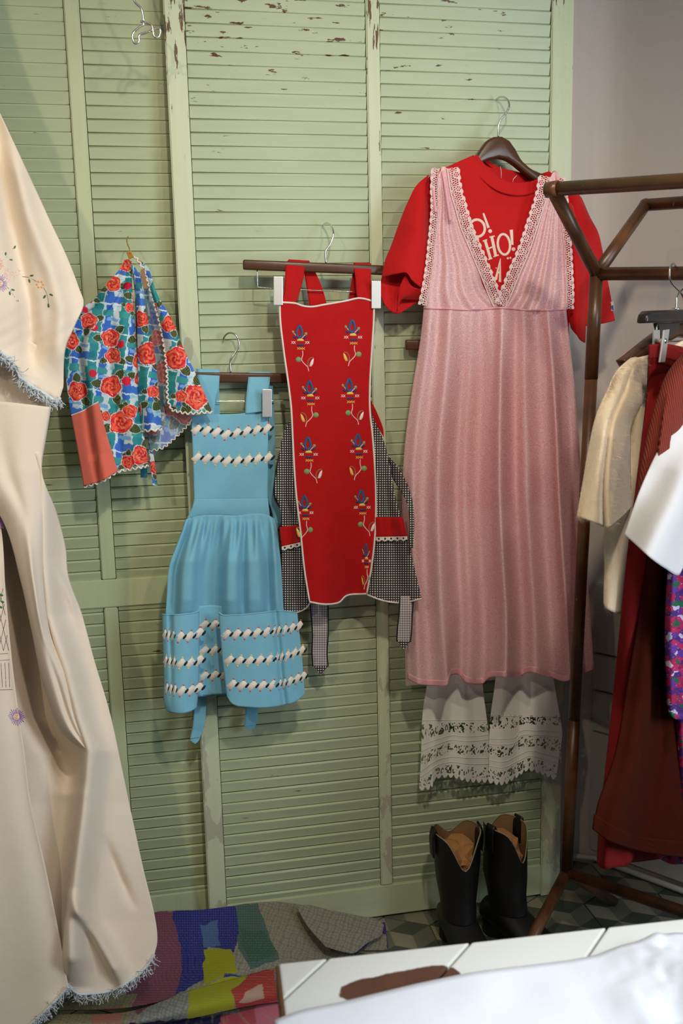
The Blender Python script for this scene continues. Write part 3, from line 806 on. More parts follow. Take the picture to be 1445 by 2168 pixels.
# zigzag braid
ZT = [fabric('braid_white', (236, 230, 218), bump=.2), plain('braid_black', (16, 16, 20), .6), plain('braid_coral', (208, 92, 84), .6), plain('braid_yellow', (232, 204, 96), .6)]
def braid(S, pts, step, tips, wfun=None, amp=10.5):
    """white slanted lozenges linked by black ovals, tips in colour; pts: centre line"""
    D = Decal(S.depth_at)
    p = np.array(pts, float); L = np.r_[0, np.cumsum(np.linalg.norm(np.diff(p, axis=0), axis=1))]
    pos = 0.0
    while pos < L[-1]-2:
        st = step*(wfun(pos/L[-1]) if wfun else 1.0)
        x = np.interp(pos+st*.5, L, p[:, 0]); y = np.interp(pos+st*.5, L, p[:, 1]); k = st/22.0
        def Q(a): return [(x+i*k, y+j*amp/10.5) for i, j in a]
        D.poly(Q([(-13, 2.2), (-4, -5), (2.4, -11), (5.6, -10.6), (13, -2.4), (4, 5), (-2.4, 11), (-5.6, 10.6)]), 0, .0012, .93)
        D.poly(Q([(6.2, 4.0), (7.5, .2), (12, -4.4), (15.2, -5.2), (16.2, -3.2), (14.4, .6), (10, 4.8), (7.2, 5.8)]), 1, .0022, .8)
        q = Q([(4.2, -11.5), (-4.2, 11.5)])
        for (a, b) in q: D.ell(a, b, 2.7*max(k, .5), 2.5, tips, 0, 8, .0014)
        pos += st
    D.build('zigzag_trim', ZT, S.obj)
braid(S_bib, [(405, 908), (450, 913), (480, 920), (520, 913), (567, 907)], 21.5, 2)
braid(S_bib, [(406, 968), (450, 972), (490, 977), (530, 973), (567, 969)], 21.5, 3)
sq = lambda f: .42 if f < .26 else 1.0
for pts, tp in (([(344, 1342), (368, 1347), (395, 1349), (421, 1340)], 2), ([(346, 1398), (370, 1403), (395, 1406), (421, 1398)], 3), ([(348, 1456), (370, 1461), (395, 1464), (420, 1456)], 2)):
    braid(S_pl, pts, 21.0, tp, sq, 11)
sr = lambda f: 1.0 if f < .62 else (.45 if f < .74 else .75)
for pts, tp in (([(468, 1343), (520, 1342), (570, 1337), (600, 1334), (633, 1325)], 2), ([(474, 1397), (520, 1400), (570, 1396), (600, 1391), (638, 1377)], 3), ([(480, 1448), (520, 1452), (570, 1451), (600, 1447), (641, 1432)], 2)):
    braid(S_pr, pts, 21.5, tp, sr, 10.5)
for pts, tp in (([(421, 1323), (470, 1322)], 2), ([(421, 1378), (473, 1376)], 3), ([(421, 1432), (476, 1428)], 2)):
    braid(S_pm, pts, 21.5, tp, None, 10)

# ================================================================== ROSE PRINT HALF APRON
def val_noise(x, y, s, seed=0):
    """cheap smooth value noise"""
    r = np.random.default_rng(seed); T = r.random((64, 64))
    x = x/s; y = y/s; xi = np.floor(x).astype(int); yi = np.floor(y).astype(int); fx = x-xi; fy = y-yi
    fx = fx*fx*(3-2*fx); fy = fy*fy*(3-2*fy)
    g = lambda i, j: T[j % 64, i % 64]
    return (g(xi, yi)*(1-fx)+g(xi+1, yi)*fx)*(1-fy)+(g(xi, yi+1)*(1-fx)+g(xi+1, yi+1)*fx)*fy
C3 = lambda *c: np.array(lin(c))
ROSES = [(500, 880, 68), (520, 1020, 58), (240, 1300, 72), (505, 1260, 78), (580, 1550, 84), (655, 1460, 52), (765, 850, 70), (745, 1070, 66), (755, 1200, 62), (735, 570, 66), (1020, 1040, 84), (965, 770, 58), (1180, 1345, 92),
         (185, 905, 62), (330, 745, 60), (520, 450, 58), (740, 1810, 72), (880, 1430, 52), (622, 300, 52), (330, 560, 45), (690, 250, 40), (650, 640, 34), (640, 1860, 50), (460, 1500, 36), (1060, 1340, 44), (910, 1480, 60), (820, 640, 48), (850, 1900, 50)]
BUDS = [(372, 800, 28), (580, 930, 30), (625, 1220, 36), (635, 470, 30), (870, 860, 30), (1070, 965, 34), (870, 1330, 34), (360, 1160, 30), (300, 660, 26)]
def rose_print(px, py, ang=-.12):
    X = (px-100)/.2676; Y = (py-480)/.2676
    n1 = val_noise(X, Y, 26, 1)-.5; n2 = val_noise(X, Y, 9, 2)-.5; n3 = val_noise(X*.3, Y*1.5, 14, 3)
    c, s_ = math.cos(ang), math.sin(ang)
    x = X*c-Y*s_+n1*18+n2*2.5; y = X*s_+Y*c+n1*16+n2*2.5
    fx = (x/215) % 1; fy = (y/230) % 1
    out = np.empty(px.shape+(3,)); out[:] = C3(202, 216, 222)
    out[n3 > .72] = C3(150, 200, 214)
    def put(m, col): out[m] = col
    put((fy > .08) & (fy < .34), C3(66, 116, 204)); put((fx > .50) & (fx < .74), C3(52, 104, 196))
    put((fx > .06) & (fx < .42), C3(42, 138, 146)); put((fy > .58) & (fy < .80) & (fx < .8), C3(58, 150, 152))
    put((fy > .36) & (fy < .40), C3(216, 230, 234)); put((fx > .40) & (fx < .43), C3(205, 226, 232))
    put((fy > .08) & (fy < .30) & (fx > .06) & (fx < .30), C3(34, 116, 134)); put((fy > .84) & (fy < .95) & (fx > .55), C3(120, 170, 220))
    r_ = np.random.default_rng(5)
    def leaf(cx, cy, a, L):
        dx = X-cx; dy = Y-cy; ca, sa = math.cos(a), math.sin(a)
        p = (dx*ca+dy*sa)/L; q = (-dx*sa+dy*ca)/L
        w = .33*np.sin(np.clip(p, 0, 1)*math.pi)**.7
        m = (p > 0) & (p < 1) & (np.abs(q) < w)
        out[(p > -.03) & (p < 1.06) & (np.abs(q) < w+.035)] = C3(225, 226, 215)
        out[m] = C3(38, 60, 34)
        st = np.abs(((p-np.abs(q)*1.2)*6) % 1-.5) < .13
        out[m & st] = C3(120, 128, 74)
    for k, (cx, cy, R) in enumerate(ROSES):
        a0 = r_.random()*6.28
        for j in range(3): 
            a = a0+j*2.1+r_.random()*.6
            leaf(cx+math.cos(a)*R*.75, cy+math.sin(a)*R*.75, a, R*1.3)
    for (cx, cy, R) in BUDS:
        d = np.hypot(X-cx+n2*10, Y-cy+n1*8)/R; out[d < 1] = C3(206, 30, 60)
    for k, (cx, cy, R) in enumerate(ROSES):
        dx = X-cx; dy = Y-cy; th = np.arctan2(dy, dx); ph = k*1.3
        d = np.hypot(dx, dy)/R*(1+.07*np.sin(th*5+ph)+.05*np.sin(th*3+ph*2))+n2*.12
        out[d < 1.10] = C3(228, 226, 220)
        m = d < 1.03; out[m] = C3(206, 34, 52)
        sp = np.sin(th*3.0+np.floor(d*3.2)*2.1+d*5+ph+n1*3)+.35*np.sin(d*16+ph)
        out[m & (d < .92) & (sp > -.55)] = C3(232, 92, 66)
        out[m & (d < .85) & (sp > .75)] = C3(240, 128, 84)
        out[m & (d < .45) & (sp < -.1)] = C3(186, 26, 44)
        out[m & (d < .8) & (np.abs(np.sin(th*1.5+d*4+ph)-.2) < .06) & (n1 > 0)] = C3(242, 214, 205)
    return out
def print_mat(name, rough=.7, bump=.12, dim=1.0):
    t = NT(name); a = t.n('ShaderNodeVertexColor', layer_name='print')
    if dim < 1: t.l(t.mix(1-dim, a.outputs[0], rgba((150, 150, 160))), t.b.inputs['Base Color'])
    else: t.l(a.outputs[0], t.b.inputs['Base Color'])
    t.set(Roughness=rough); t.b.inputs['Specular IOR Level'].default_value = .25
    t.bump(t.noise(t.pos(), 40, 3), bump, .002); return t.m
M_rose = print_mat('rose_print_cotton')
M_rose_in = print_mat('rose_print_wrong_side', dim=.55)
M_coral = fabric('coral_pocket_cotton', (226, 112, 92), bump=.15)
M_rick = fabric('white_rickrack', (238, 228, 212), bump=.2)
ro = thing('half_apron', 'rose printed half apron folded over a small brass clip', 'apron', DOOR(270, 1000, .06))
def cx(a, b): return (100+a*.2676, 480+b*.2676)
def rows_c(rs): return [[cx(*p) for p in r] for r in rs]
SA = Surf(rows_c([[(612, 262), (640, 258), (668, 275)], [(575, 330), (630, 330), (668, 345)], [(470, 450), (570, 470), (672, 500)], [(370, 575), (520, 590), (680, 620)], [(215, 700), (440, 720), (690, 740)], [(200, 800), (440, 810), (693, 820)],
                  [(150, 900), (420, 900), (700, 920)], [(124, 1000), (420, 1010), (712, 1060)], [(140, 1130), (420, 1150), (720, 1200)], [(160, 1300), (440, 1320), (732, 1400)], [(188, 1480), (470, 1500), (755, 1590)], [(222, 1680), (500, 1690), (775, 1720)],
                  [(258, 1880), (520, 1850), (792, 1830)], [(290, 2058), (440, 2012), (560, 1938), (650, 1922), (800, 1892)]]), 190, 330,
          lambda u, v, x, y: .055+np.clip(v*2.2, 0, 1)*(.016*np.sin(u*math.pi)+.010*gaus(u, .33, .09)-.008*gaus(u, .22, .05)-.006*gaus(u, .62, .06)+.018*gaus(u, .85, .12))+.01*v)
SA.build('front_panel', M_rose, ro, color=rose_print(SA.px, SA.py))
SB = Surf(rows_c([[(655, 300), (680, 310), (700, 330)], [(690, 400), (730, 400), (748, 440)], [(705, 600), (750, 600), (772, 620)], [(712, 800), (770, 790), (808, 810)], [(715, 1050), (790, 1040), (855, 1060)], [(722, 1300), (810, 1290), (882, 1310)], [(750, 1615), (830, 1612), (905, 1603)]]), 80, 260,
          lambda u, v, x, y: .066+np.clip(v*2, 0, 1)*(.022*np.sin(u*math.pi))+.004*v)
SB.build('front_fold', M_rose, ro, color=rose_print(SB.px+60, SB.py+10))
SCc = Surf(rows_c([[(665, 330), (720, 360), (770, 340)], [(690, 500), (760, 520), (830, 560)], [(700, 800), (800, 820), (900, 800)], [(715, 1100), (840, 1100), (945, 1080)], [(740, 1400), (860, 1400), (985, 1430)], [(780, 1600), (920, 1570), (1140, 1500)], [(815, 1772), (900, 1755), (1010, 1670), (1142, 1538)]]), 110, 260,
           lambda u, v, x, y: .046+.008*np.sin(u*8)*v)
SCc.build('inside_panel', M_rose_in, ro, color=rose_print(SCc.px+25, SCc.py-30))
SD = Surf(rows_c([[(688, 232), (700, 250), (720, 255)], [(740, 300), (770, 300), (790, 350)], [(832, 560), (850, 560), (880, 560)], [(892, 770), (940, 750), (985, 740)], [(930, 980), (1000, 960), (1075, 960)], [(950, 1200), (1060, 1180), (1180, 1180)], [(955, 1370), (1100, 1350), (1260, 1360)], [(985, 1450), (1100, 1476), (1200, 1472), (1305, 1468)]]), 120, 260,
          lambda u, v, x, y: .070+np.clip(v*2, 0, 1)*(.014*np.sin(u*3.1)+.010*u))
SD.build('flap_panel', M_rose, ro, color=rose_print(SD.px, SD.py))
def rick(S, which, per=11.0, amp=2.3, r=.0018, n=None, off=.001, sub=None):
    px, py, dp = {'l': (S.px[:, 0], S.py[:, 0], S.dep[:, 0]), 'b': (S.px[-1], S.py[-1], S.dep[-1]), 'r': (S.px[:, -1], S.py[:, -1], S.dep[:, -1])}[which]
    P3 = np.stack([px, py, dp*1000], 1); L = np.linalg.norm(np.diff(P3[:, :2], axis=0), axis=1).sum()
    n = int(L/1.1); q = path(P3, n, False)
    T = np.gradient(q[:, :2], axis=0); T /= np.linalg.norm(T, axis=1)[:, None]+1e-9
    s_ = np.arange(n)*L/n
    w = amp*np.sin(2*math.pi*s_/per)
    X = q[:, 0]-T[:, 1]*w; Y = q[:, 1]+T[:, 0]*w
    tube('rickrack_trim', S.frame(X, Y, q[:, 2]/1000+off), r, M_rick, ro, 6)
rick(SA, 'b'); rick(SB, 'b'); rick(SCc, 'b', r=.0012); rick(SD, 'l'); rick(SD, 'b')
SK = Surf(rows_c([[(190, 1492), (290, 1452), (350, 1415), (405, 1385)], [(225, 1680), (320, 1640), (455, 1590)], [(255, 1850), (380, 1800), (505, 1760)], [(288, 2050), (440, 2005), (558, 1932)]]), 30, 60,
          lambda u, v, x, y: SA.depth_at(x.ravel(), y.ravel()).reshape(x.shape)+.004)
SK.build('pocket', M_coral, ro)
edge_tube(SK, 't', 'pocket_piping', M_rick, ro, .0014)
# waistband facing that shows at the left shoulder of the fold
S_f = Surf(rows_c([[(200, 690), (280, 640), (400, 560)], [(198, 725), (290, 690), (420, 600)]]), 20, 6, .05)
S_f.build('waistband_facing', M_rick, ro)
S_w = Surf(rows_c([[(205, 715), (300, 690), (430, 590), (600, 345)], [(205, 835), (320, 790), (480, 650), (640, 400)]]), 120, 50, lambda u, v, x, y: .068+.012*u+.004*np.sin(v*3.1))
S_w.build('waistband', M_rose, ro, color=rose_print(S_w.px, S_w.py))
strap('tie', rows_c([[(740, 1850), (795, 1850)], [(738, 1920), (792, 1920)], [(738, 1985), (790, 1985)]]), [.05, .05, .05], fabric('teal_tie', (40, 110, 130)), ro)
S_t = Surf(rows_c([[(795, 1600), (818, 1600)], [(802, 1750), (830, 1740)], [(815, 1880), (850, 1870)], [(835, 2045), (872, 2050)]]), 24, 100, .045, smooth_u=False)
S_t.build('tie', M_rose, ro, color=rose_print(S_t.px, S_t.py))
# brass clip with hook, price tag
bc = thing('hook_clip', 'small brass clip with a wire hook above the rose printed apron', 'clip', DOOR(271, 540, .05))
prism('clip_jaw', [cx(622, 200), cx(660, 188), cx(682, 235), cx(648, 258)], .082, .003, M_brass, bc, bevel=.0006)
prism('clip_jaw', [cx(628, 205), cx(664, 193), cx(684, 238), cx(652, 256)], .050, .003, M_brass, bc, bevel=.0006)
tube('clip_pivot', [DOOR(*cx(655, 215), .047), DOOR(*cx(655, 215), .082)], .002, M_brass, bc, 8)
hook('hook', [cx(655, 195), cx(648, 170), cx(634, 135), cx(629, 105), cx(633, 86), cx(640, 80)], .065, bc, .0011, end_dep=.004, mat=M_brass)
pt = thing('price_tag', 'brown paper price tag hanging inside the rose printed apron', 'tag', DOOR(*cx(765, 490), .09))
prism('card', [cx(738, 345), cx(750, 325), cx(768, 330), cx(792, 488), cx(760, 492)], .092, .0008, plain('kraft_paper', (150, 112, 78), .8, var=.1), pt, bevel=0)
tube('string', [DOOR(*cx(752, 338), .093), DOOR(*cx(735, 310), .088), DOOR(*cx(700, 290), .08)], .0005, M_rick, pt, 5)

# ------------------------------------------------------------------ wire double hook at the top
dh = thing('wire_hook', 'steel wire double hook hanging at the top beside the shutter edge', 'hook', DOOR(305, 95, .12))
def c1(a, b): return (a*480/1445, b*480/1445)
def wire(name, pts, dep, r=.0022, n=50):
    p = path([c1(*q) for q in pts], n); tube(name, DOOR(p[:, 0], p[:, 1], dep), r, M_chrome, dh, 8)
wire('shank', [(700, -420), (760, -200), (842, -40), (860, 15), (900, 55), (915, 140)], .12)
w2 = [(895, 135), (915, 150), (880, 180), (846, 215), (845, 245), (862, 278), (882, 268), (886, 225), (960, 200)]
wire('lower_hook', w2, .125)
wire('lower_hook', [(912, 142), (968, 165), (975, 195), (985, 235), (1003, 240), (1016, 225), (1018, 185), (990, 182), (945, 205), (888, 222)], .115)

# ================================================================== RED T-SHIRT ON A WOODEN HANGER
def c8(a, b): return (800+a*.3599, 180+b*.3599)
M_tee = fabric('red_jersey', (196, 16, 18), (180, 10, 14), weave=1500, bump=.12, sheen=.1, rough=.8)
M_print = plain('cream_print', (226, 205, 190), .7)
th = thing('coat_hanger', 'dark shaped wooden coat hanger in the neck of the red T-shirt', 'hanger', DOOR(1060, 300, .05))
outline = [c8(582, 412), c8(605, 375), c8(640, 325), c8(680, 302), c8(730, 300), c8(775, 325), c8(810, 375), c8(845, 440), c8(900, 490), c8(980, 525), c8(1060, 575), c8(1150, 660), c8(1165, 690), c8(1120, 690), c8(1040, 640), c8(940, 575), c8(860, 510),
           c8(800, 460), c8(760, 435), c8(710, 425), c8(650, 440), c8(600, 462), c8(520, 500), c8(440, 560), c8(330, 640), c8(300, 620), c8(330, 570), c8(430, 490), c8(520, 445)]
prism('shoulders', outline, .062, .024, M_wood, th, bevel=.006, smooth=True)
hook('hook', [c8(708, 305), c8(708, 240), c8(718, 210), c8(755, 160), c8(770, 125), c8(762, 90), c8(735, 70), c8(708, 74), c8(695, 85)], .05, th, .0022, end_dep=.002)

ts = thing('t_shirt', 'red T-shirt with cream HO! HO! print under the pink nightgown', 'shirt', DOOR(1060, 1070, .06))
def tee_dep(u, v, x, y):
    return .070-.012*np.clip((v-.35)*4, 0, 1)+.022*np.sin(np.clip(u, 0, 1)*math.pi)*np.clip(v*4, .35, 1)*(1-.6*np.clip((v-.35)*4, 0, 1))
S_ts = Surf([[c8(560, 412), c8(600, 460), c8(660, 540), c8(740, 590), c8(830, 612), c8(900, 603), c8(960, 570), c8(1003, 512), c8(1020, 520)],
             [c8(430, 470), c8(600, 560), c8(740, 640), c8(900, 640), c8(1090, 560)],
             [c8(300, 540), c8(560, 700), c8(900, 700), c8(1180, 660)],
             [c8(262, 690), c8(560, 800), c8(900, 800), c8(1200, 800)],
             [c8(270, 900), c8(560, 950), c8(900, 950), c8(1190, 940)], [c8(282, 1150), c8(700, 1150), c8(1170, 1150)],
             [(908, 640), (1055, 645), (1208, 645)], [(905, 800), (1055, 800), (1208, 800)], [(903, 950), (1055, 950), (1208, 950)], [(902, 1070), (960, 1074), (1055, 1074), (1130, 1066), (1208, 1060)]], 90, 160, tee_dep)
S_ts.build('front', M_tee, ts)
S_tb = Surf([[c8(582, 412), c8(640, 440), c8(700, 478), c8(800, 505), c8(905, 530), c8(1003, 512)], [c8(300, 540), c8(700, 560), c8(1150, 620)], [c8(265, 700), c8(700, 720), c8(1190, 720)], [(905, 640), (1055, 640), (1205, 640)], [(903, 1060), (1055, 1064), (1206, 1055)]], 60, 90,
            lambda u, v, x, y: .036-.018*np.sin(u*math.pi)*np.clip(v*3, 0, 1))
S_tb.build('back', M_tee, ts)
# neck rib
inner = [c8(582, 412), c8(610, 450), c8(660, 500), c8(730, 555), c8(800, 575), c8(870, 572), c8(940, 552), c8(985, 525), c8(1003, 508)]
outer = [c8(520, 438), c8(560, 500), c8(625, 570), c8(700, 622), c8(790, 648), c8(880, 645), c8(960, 612), c8(1005, 560), c8(1018, 520)]
S_n = Surf([inner, [((a[0]+b[0])/2, (a[1]+b[1])/2) for a, b in zip(inner, outer)], outer], 60, 12, lambda u, v, x, y: .060+.020*np.sin(u*math.pi)+.003*v)
S_n.build('neck_rib', M_tee, ts, thick=.003)
S_nb = Surf([[c8(582, 412), c8(640, 440), c8(700, 480), c8(800, 508), c8(905, 532), c8(1003, 510)], [c8(585, 425), c8(640, 465), c8(700, 510), c8(800, 540), c8(905, 556), c8(1000, 522)]], 40, 8, lambda u, v, x, y: .056-.03*np.sin(u*math.pi))
S_nb.build('back_rib', M_tee, ts, thick=.003)
for x0, x1 in ((718, 724), (790, 815)): tube('loose_thread', [DOOR(*c8(x0, 480 if x0 < 750 else 572), .085), DOOR(*c8(x0+6, 510 if x0 < 750 else 552), .087), DOOR(*c8(x1, 548 if x0 < 750 else 532), .085)], .0005, M_rick, ts, 5)
# sleeves
S_sl = Surf([[c8(300, 528), c8(285, 560), c8(272, 640)], [c8(235, 580), c8(265, 620), c8(288, 700)], [c8(180, 680), c8(240, 700), c8(292, 800)], [c8(130, 800), c8(220, 820), c8(298, 950)], [c8(80, 940), c8(190, 960), c8(304, 1080)], [c8(38, 1050), c8(160, 1080), c8(310, 1160)], [c8(22, 1130), c8(110, 1110), c8(165, 1105), c8(200, 1150), c8(250, 1190), c8(313, 1226)]], 50, 70,
            lambda u, v, x, y: .082+.030*np.sin(u*math.pi)*np.clip(v*2, .2, 1)+.012*v*u)
S_sl.build('sleeve', M_tee, ts, thick=.0022)
S_slb = Surf([[c8(60, 1000), c8(180, 1000), c8(290, 1080)], [c8(15, 1160), c8(120, 1180), c8(280, 1200)], [c8(14, 1240), c8(60, 1320), c8(108, 1346), c8(180, 1310), c8(250, 1264), c8(300, 1228)]], 40, 40, lambda u, v, x, y: .056+.01*u+.012*v)
S_slb.build('sleeve_inside', M_tee, ts, thick=.0022)
S_cuff = Surf([[c8(165, 1108), c8(190, 1175), c8(215, 1195), c8(260, 1200), c8(312, 1215)], [c8(130, 1180), c8(140, 1215), c8(170, 1225), c8(230, 1230), c8(300, 1230)], [c8(112, 1330), c8(118, 1290), c8(135, 1262), c8(180, 1262), c8(252, 1262)]], 40, 20, lambda u, v, x, y: .104-.02*v)
S_cuff.build('sleeve_hem', M_tee, ts, thick=.0022)
S_sr = Surf([[c8(1080, 560), c8(1130, 590), c8(1195, 665)], [c8(1100, 680), c8(1170, 700), c8(1240, 770)], [c8(1125, 850), c8(1200, 850), c8(1292, 870)], [c8(1140, 1000), c8(1230, 990), c8(1318, 980)], [c8(1150, 1150), c8(1250, 1150), c8(1348, 1150)], [c8(1150, 1300), c8(1260, 1290), c8(1372, 1280)], [c8(1160, 1425), c8(1270, 1412), c8(1330, 1402), c8(1391, 1386)]], 50, 70,
            lambda u, v, x, y: .064+.016*np.sin(u*math.pi)-.02*u*v)
S_sr.build('sleeve', M_tee, ts, thick=.0022)
S_sr2 = Surf([[c8(1090, 700), c8(1120, 690), c8(1150, 720)], [c8(1105, 900), c8(1150, 900), c8(1195, 920)], [c8(1120, 1150), c8(1170, 1150), c8(1225, 1150)], [c8(1118, 1350), c8(1170, 1350), c8(1222, 1340)], [c8(1135, 1430), c8(1170, 1475), c8(1195, 1505), c8(1216, 1516)]], 40, 60,
             lambda u, v, x, y: .070+.022*np.sin(u*math.pi))
S_sr2.build('sleeve_fold', M_tee, ts, thick=.0022)
sd = Decal(S_sr.depth_at)
a0 = [c8(1362, 1275), c8(1384, 1273), c8(1388, 1328), c8(1368, 1331)]
sd.poly(a0, 0, .0016, .9)
sd.poly([c8(1368, 1300), c8(1383, 1292), c8(1386, 1326), c8(1372, 1329)], 1, .002, .9)
sd.build('sleeve_tag', [M_print, plain('tag_blue', (50, 80, 150), .6)], ts)
# lettering  HO! / HO!
def c9(a, b): return (900+a*.2215, 400+b*.2215)
D = Decal(lambda x, y: S_ts.depth_at(x, y)+.0012)
def oval(cx_, cy_, rx, ry, rot, w):
    t_ = np.linspace(0, 2*math.pi, 28, endpoint=False); c, s_ = math.cos(rot), math.sin(rot)
    pts = [c9(cx_+rx*math.cos(a)*c-ry*math.sin(a)*s_, cy_+rx*math.cos(a)*s_+ry*math.sin(a)*c) for a in t_]
    D.stroke(pts, w, 0, .0004, closed=True)
def bar(a, b, w0, w1=None):
    q = path([c9(*a), c9(*b)], 8, False); D.stroke(q, np.linspace(w0, w1 or w0, 8), 0, .0004, n=8, smooth=False)
oval(495, 375, 72, 82, -.2, 5.4)
bar((553, 232), (603, 372), 4.0, 5.6); D.ell(*c9(618, 403), 4.2, 4.2, 0, h=.0004)
for dx in (0,):
    bar((570, 492), (622, 668), 6.0); bar((633, 455), (672, 640), 6.2); bar((590, 575), (668, 545), 3.2)
    bar((612, 462), (662, 450), 3.0); bar((650, 648), (700, 632), 3.0); bar((600, 676), (640, 662), 3.0); bar((548, 500), (590, 485), 3.0)
oval(750, 530, 58, 98, -.12, 5.0)
bar((820, 390), (832, 535), 7.0, 4.6); D.ell(*c9(842, 576), 4.2, 4.2, 0, h=.0004)
D.ell(*c9(787, 664), 2.4, 2.4, 0, h=.0004); D.ell(*c9(812, 660), 2.4, 2.4, 0, h=.0004); D.ell(*c9(676, 757), 1.4, 1.4, 0, h=.0004)
bar((716, 664), (672, 868), 1.2, 6.0); bar((716, 664), (712, 890), 1.2, 5.6); bar((684, 800), (712, 800), 4.0)
bar((395, 400), (430, 560), 6.0); bar((455, 385), (480, 540), 6.0); bar((410, 480), (470, 465), 3.2)
D.build('printed_lettering', [M_print], ts)

# ================================================================== PINK NIGHTGOWN
def sheer(name, c, alpha, scale=1.0):
    t = NT(name); uv = t.uv()
    # small scroll pattern, knitted in: rings of warped noise
    wv = t.n('ShaderNodeTexNoise'); wv.inputs['Scale'].default_value = 9*scale; wv.inputs['Detail'].default_value = 2; t.l(uv, wv.inputs['Vector'])
    add = t.n('ShaderNodeMixRGB', blend_type='ADD'); add.inputs[0].default_value = .12; t.l(uv, add.inputs[1]); t.l(wv.outputs[1], add.inputs[2])
    vo = t.n('ShaderNodeTexVoronoi', feature='F1'); vo.inputs['Scale'].default_value = 11*scale; t.l(add.outputs[0], vo.inputs['Vector'])
    ring = t.math('ABSOLUTE', t.math('SUBTRACT', t.math('FRACT', t.math('MULTIPLY', vo.outputs['Distance'], 3.4)), .5))
    fine = t.noise(t.mapping(uv, (1, 1, 1)), 60*scale, 2)
    pat = t.ramp(t.math('ADD', ring, t.math('MULTIPLY', t.math('SUBTRACT', fine, .5), .5)), [(.18, (0, 0, 0)), (.32, (1, 1, 1))])
    ca = np.array(rgba(c)); cb = np.clip(ca*np.array([1.0, .82, .86, 1]), 0, 1)
    colr = t.mix(pat, tuple(cb), tuple(ca))
    d = t.n('ShaderNodeBsdfDiffuse'); t.l(colr, d.inputs[0])
    tr = t.n('ShaderNodeBsdfTranslucent'); t.l(colr, tr.inputs[0])
    m1 = t.n('ShaderNodeMixShader'); m1.inputs[0].default_value = .30; t.l(d.outputs[0], m1.inputs[1]); t.l(tr.outputs[0], m1.inputs[2])
    g = t.n('ShaderNodeBsdfGlossy'); g.inputs['Roughness'].default_value = .45; g.inputs[0].default_value = (.9, .85, .95, 1)
    m2 = t.n('ShaderNodeMixShader'); m2.inputs[0].default_value = .07; t.l(m1.outputs[0], m2.inputs[1]); t.l(g.outputs[0], m2.inputs[2])
    tp = t.n('ShaderNodeBsdfTransparent')
    m3 = t.n('ShaderNodeMixShader'); t.l(t.math('ADD', t.math('MULTIPLY', pat, -alpha*.9), alpha*1.45), m3.inputs[0])
    t.l(m2.outputs[0], m3.inputs[1]); t.l(tp.outputs[0], m3.inputs[2])
    t.l(m3.outputs[0], t.out.inputs[0])
    bp = t.n('ShaderNodeBump'); bp.inputs['Strength'].default_value = .25; bp.inputs['Distance'].default_value = .001; t.l(fine, bp.inputs['Height'])
    for nd in (d, tr): t.l(bp.outputs[0], nd.inputs['Normal'])
    return t.m
M_gown = sheer('sheer_pink_knit', (254, 222, 223), .14)
M_pink = fabric('pink_binding', (238, 176, 184), bump=.15)
M_lacep = fabric('pink_white_lace', (236, 208, 206), bump=.25)
gw = thing('nightgown', 'long sheer pink nightgown with a lace V neck over the red T-shirt', 'dress', DOOR(1050, 1450, .08))
SEAM_L, SEAM_R = (896.5, 652), (1198, 655)
def gown_env(u): return np.sin(np.clip(u, 0, 1)*math.pi)**.6
def skirt_gown(u, v, x, y):
    a = np.clip((y-660)/500, 0, 1)
    f = (.034*gaus(u, .20, .050)-.022*gaus(u, .30, .04)-.030*gaus(u, .42, .055)+.050*gaus(u, .545, .036)-.020*gaus(u, .63, .035)+.012*gaus(u, .70, .03)-.018*gaus(u, .78, .04)+.044*gaus(u, .875, .028)-.018*gaus(u, .95, .03)+.018*gaus(u, .06, .035))
    small = .004*np.sin(u*46)*gaus(y, 690, 60)
    return .102+.022*gown_env(u)+f*(.35+1.2*a)+small+.015*a*gown_env(u)
S_gs = Surf([[SEAM_L, (950, 654), (1000, 656), (1060, 652), (1120, 657), SEAM_R], [(891, 706), (1050, 706), (1203, 706)], [(875, 806), (1050, 806), (1213, 790)], [(857, 939), (1050, 939), (1224, 920)], [(851, 1055), (1050, 1055), (1231, 1050)], [(853, 1180), (1050, 1180), (1240, 1180)], [(858, 1320), (1050, 1320), (1250, 1320)],
             [(863, 1438), (886, 1449), (920, 1452), (946, 1451), (955, 1430), (968, 1428), (985, 1444), (1005, 1449), (1022, 1447), (1032, 1437), (1070, 1434), (1103, 1431), (1116, 1424), (1140, 1427), (1165, 1434), (1198, 1442), (1215, 1434), (1235, 1426), (1257, 1416)]], 200, 190, skirt_gown)
S_gs.build('skirt', M_gown, gw, thick=0)
S_hem = Surf([list(zip(S_gs.px[-1][::2], S_gs.py[-1][::2]-13)), list(zip(S_gs.px[-1][::2], S_gs.py[-1][::2]))], 160, 5, lambda u, v, x, y: np.interp(u, np.linspace(0, 1, 200), S_gs.dep[-1])+.0015)
S_hem.build('hem', M_pink, gw, thick=.0008)
S_gb = Surf([[(900, 656), (1050, 656), (1195, 658)], [(878, 806), (1050, 806), (1213, 800)], [(858, 1000), (1050, 1000), (1230, 1000)], [(856, 1250), (1050, 1250), (1243, 1250)], [(858, 1452), (900, 1448), (960, 1436), (1040, 1440), (1120, 1430), (1200, 1432), (1254, 1412)]], 90, 90,
            lambda u, v, x, y: .030+.010*np.sin(u*17)*v)
S_gb.build('back_skirt', M_gown, gw, thick=0)
def bod(c0): return lambda u, v, x, y: .098+.020*np.clip(v, 0, 1)*np.sin(np.clip(u*.9+.1, 0, 1)*math.pi)+.005*np.sin(u*c0)*v+.004*v
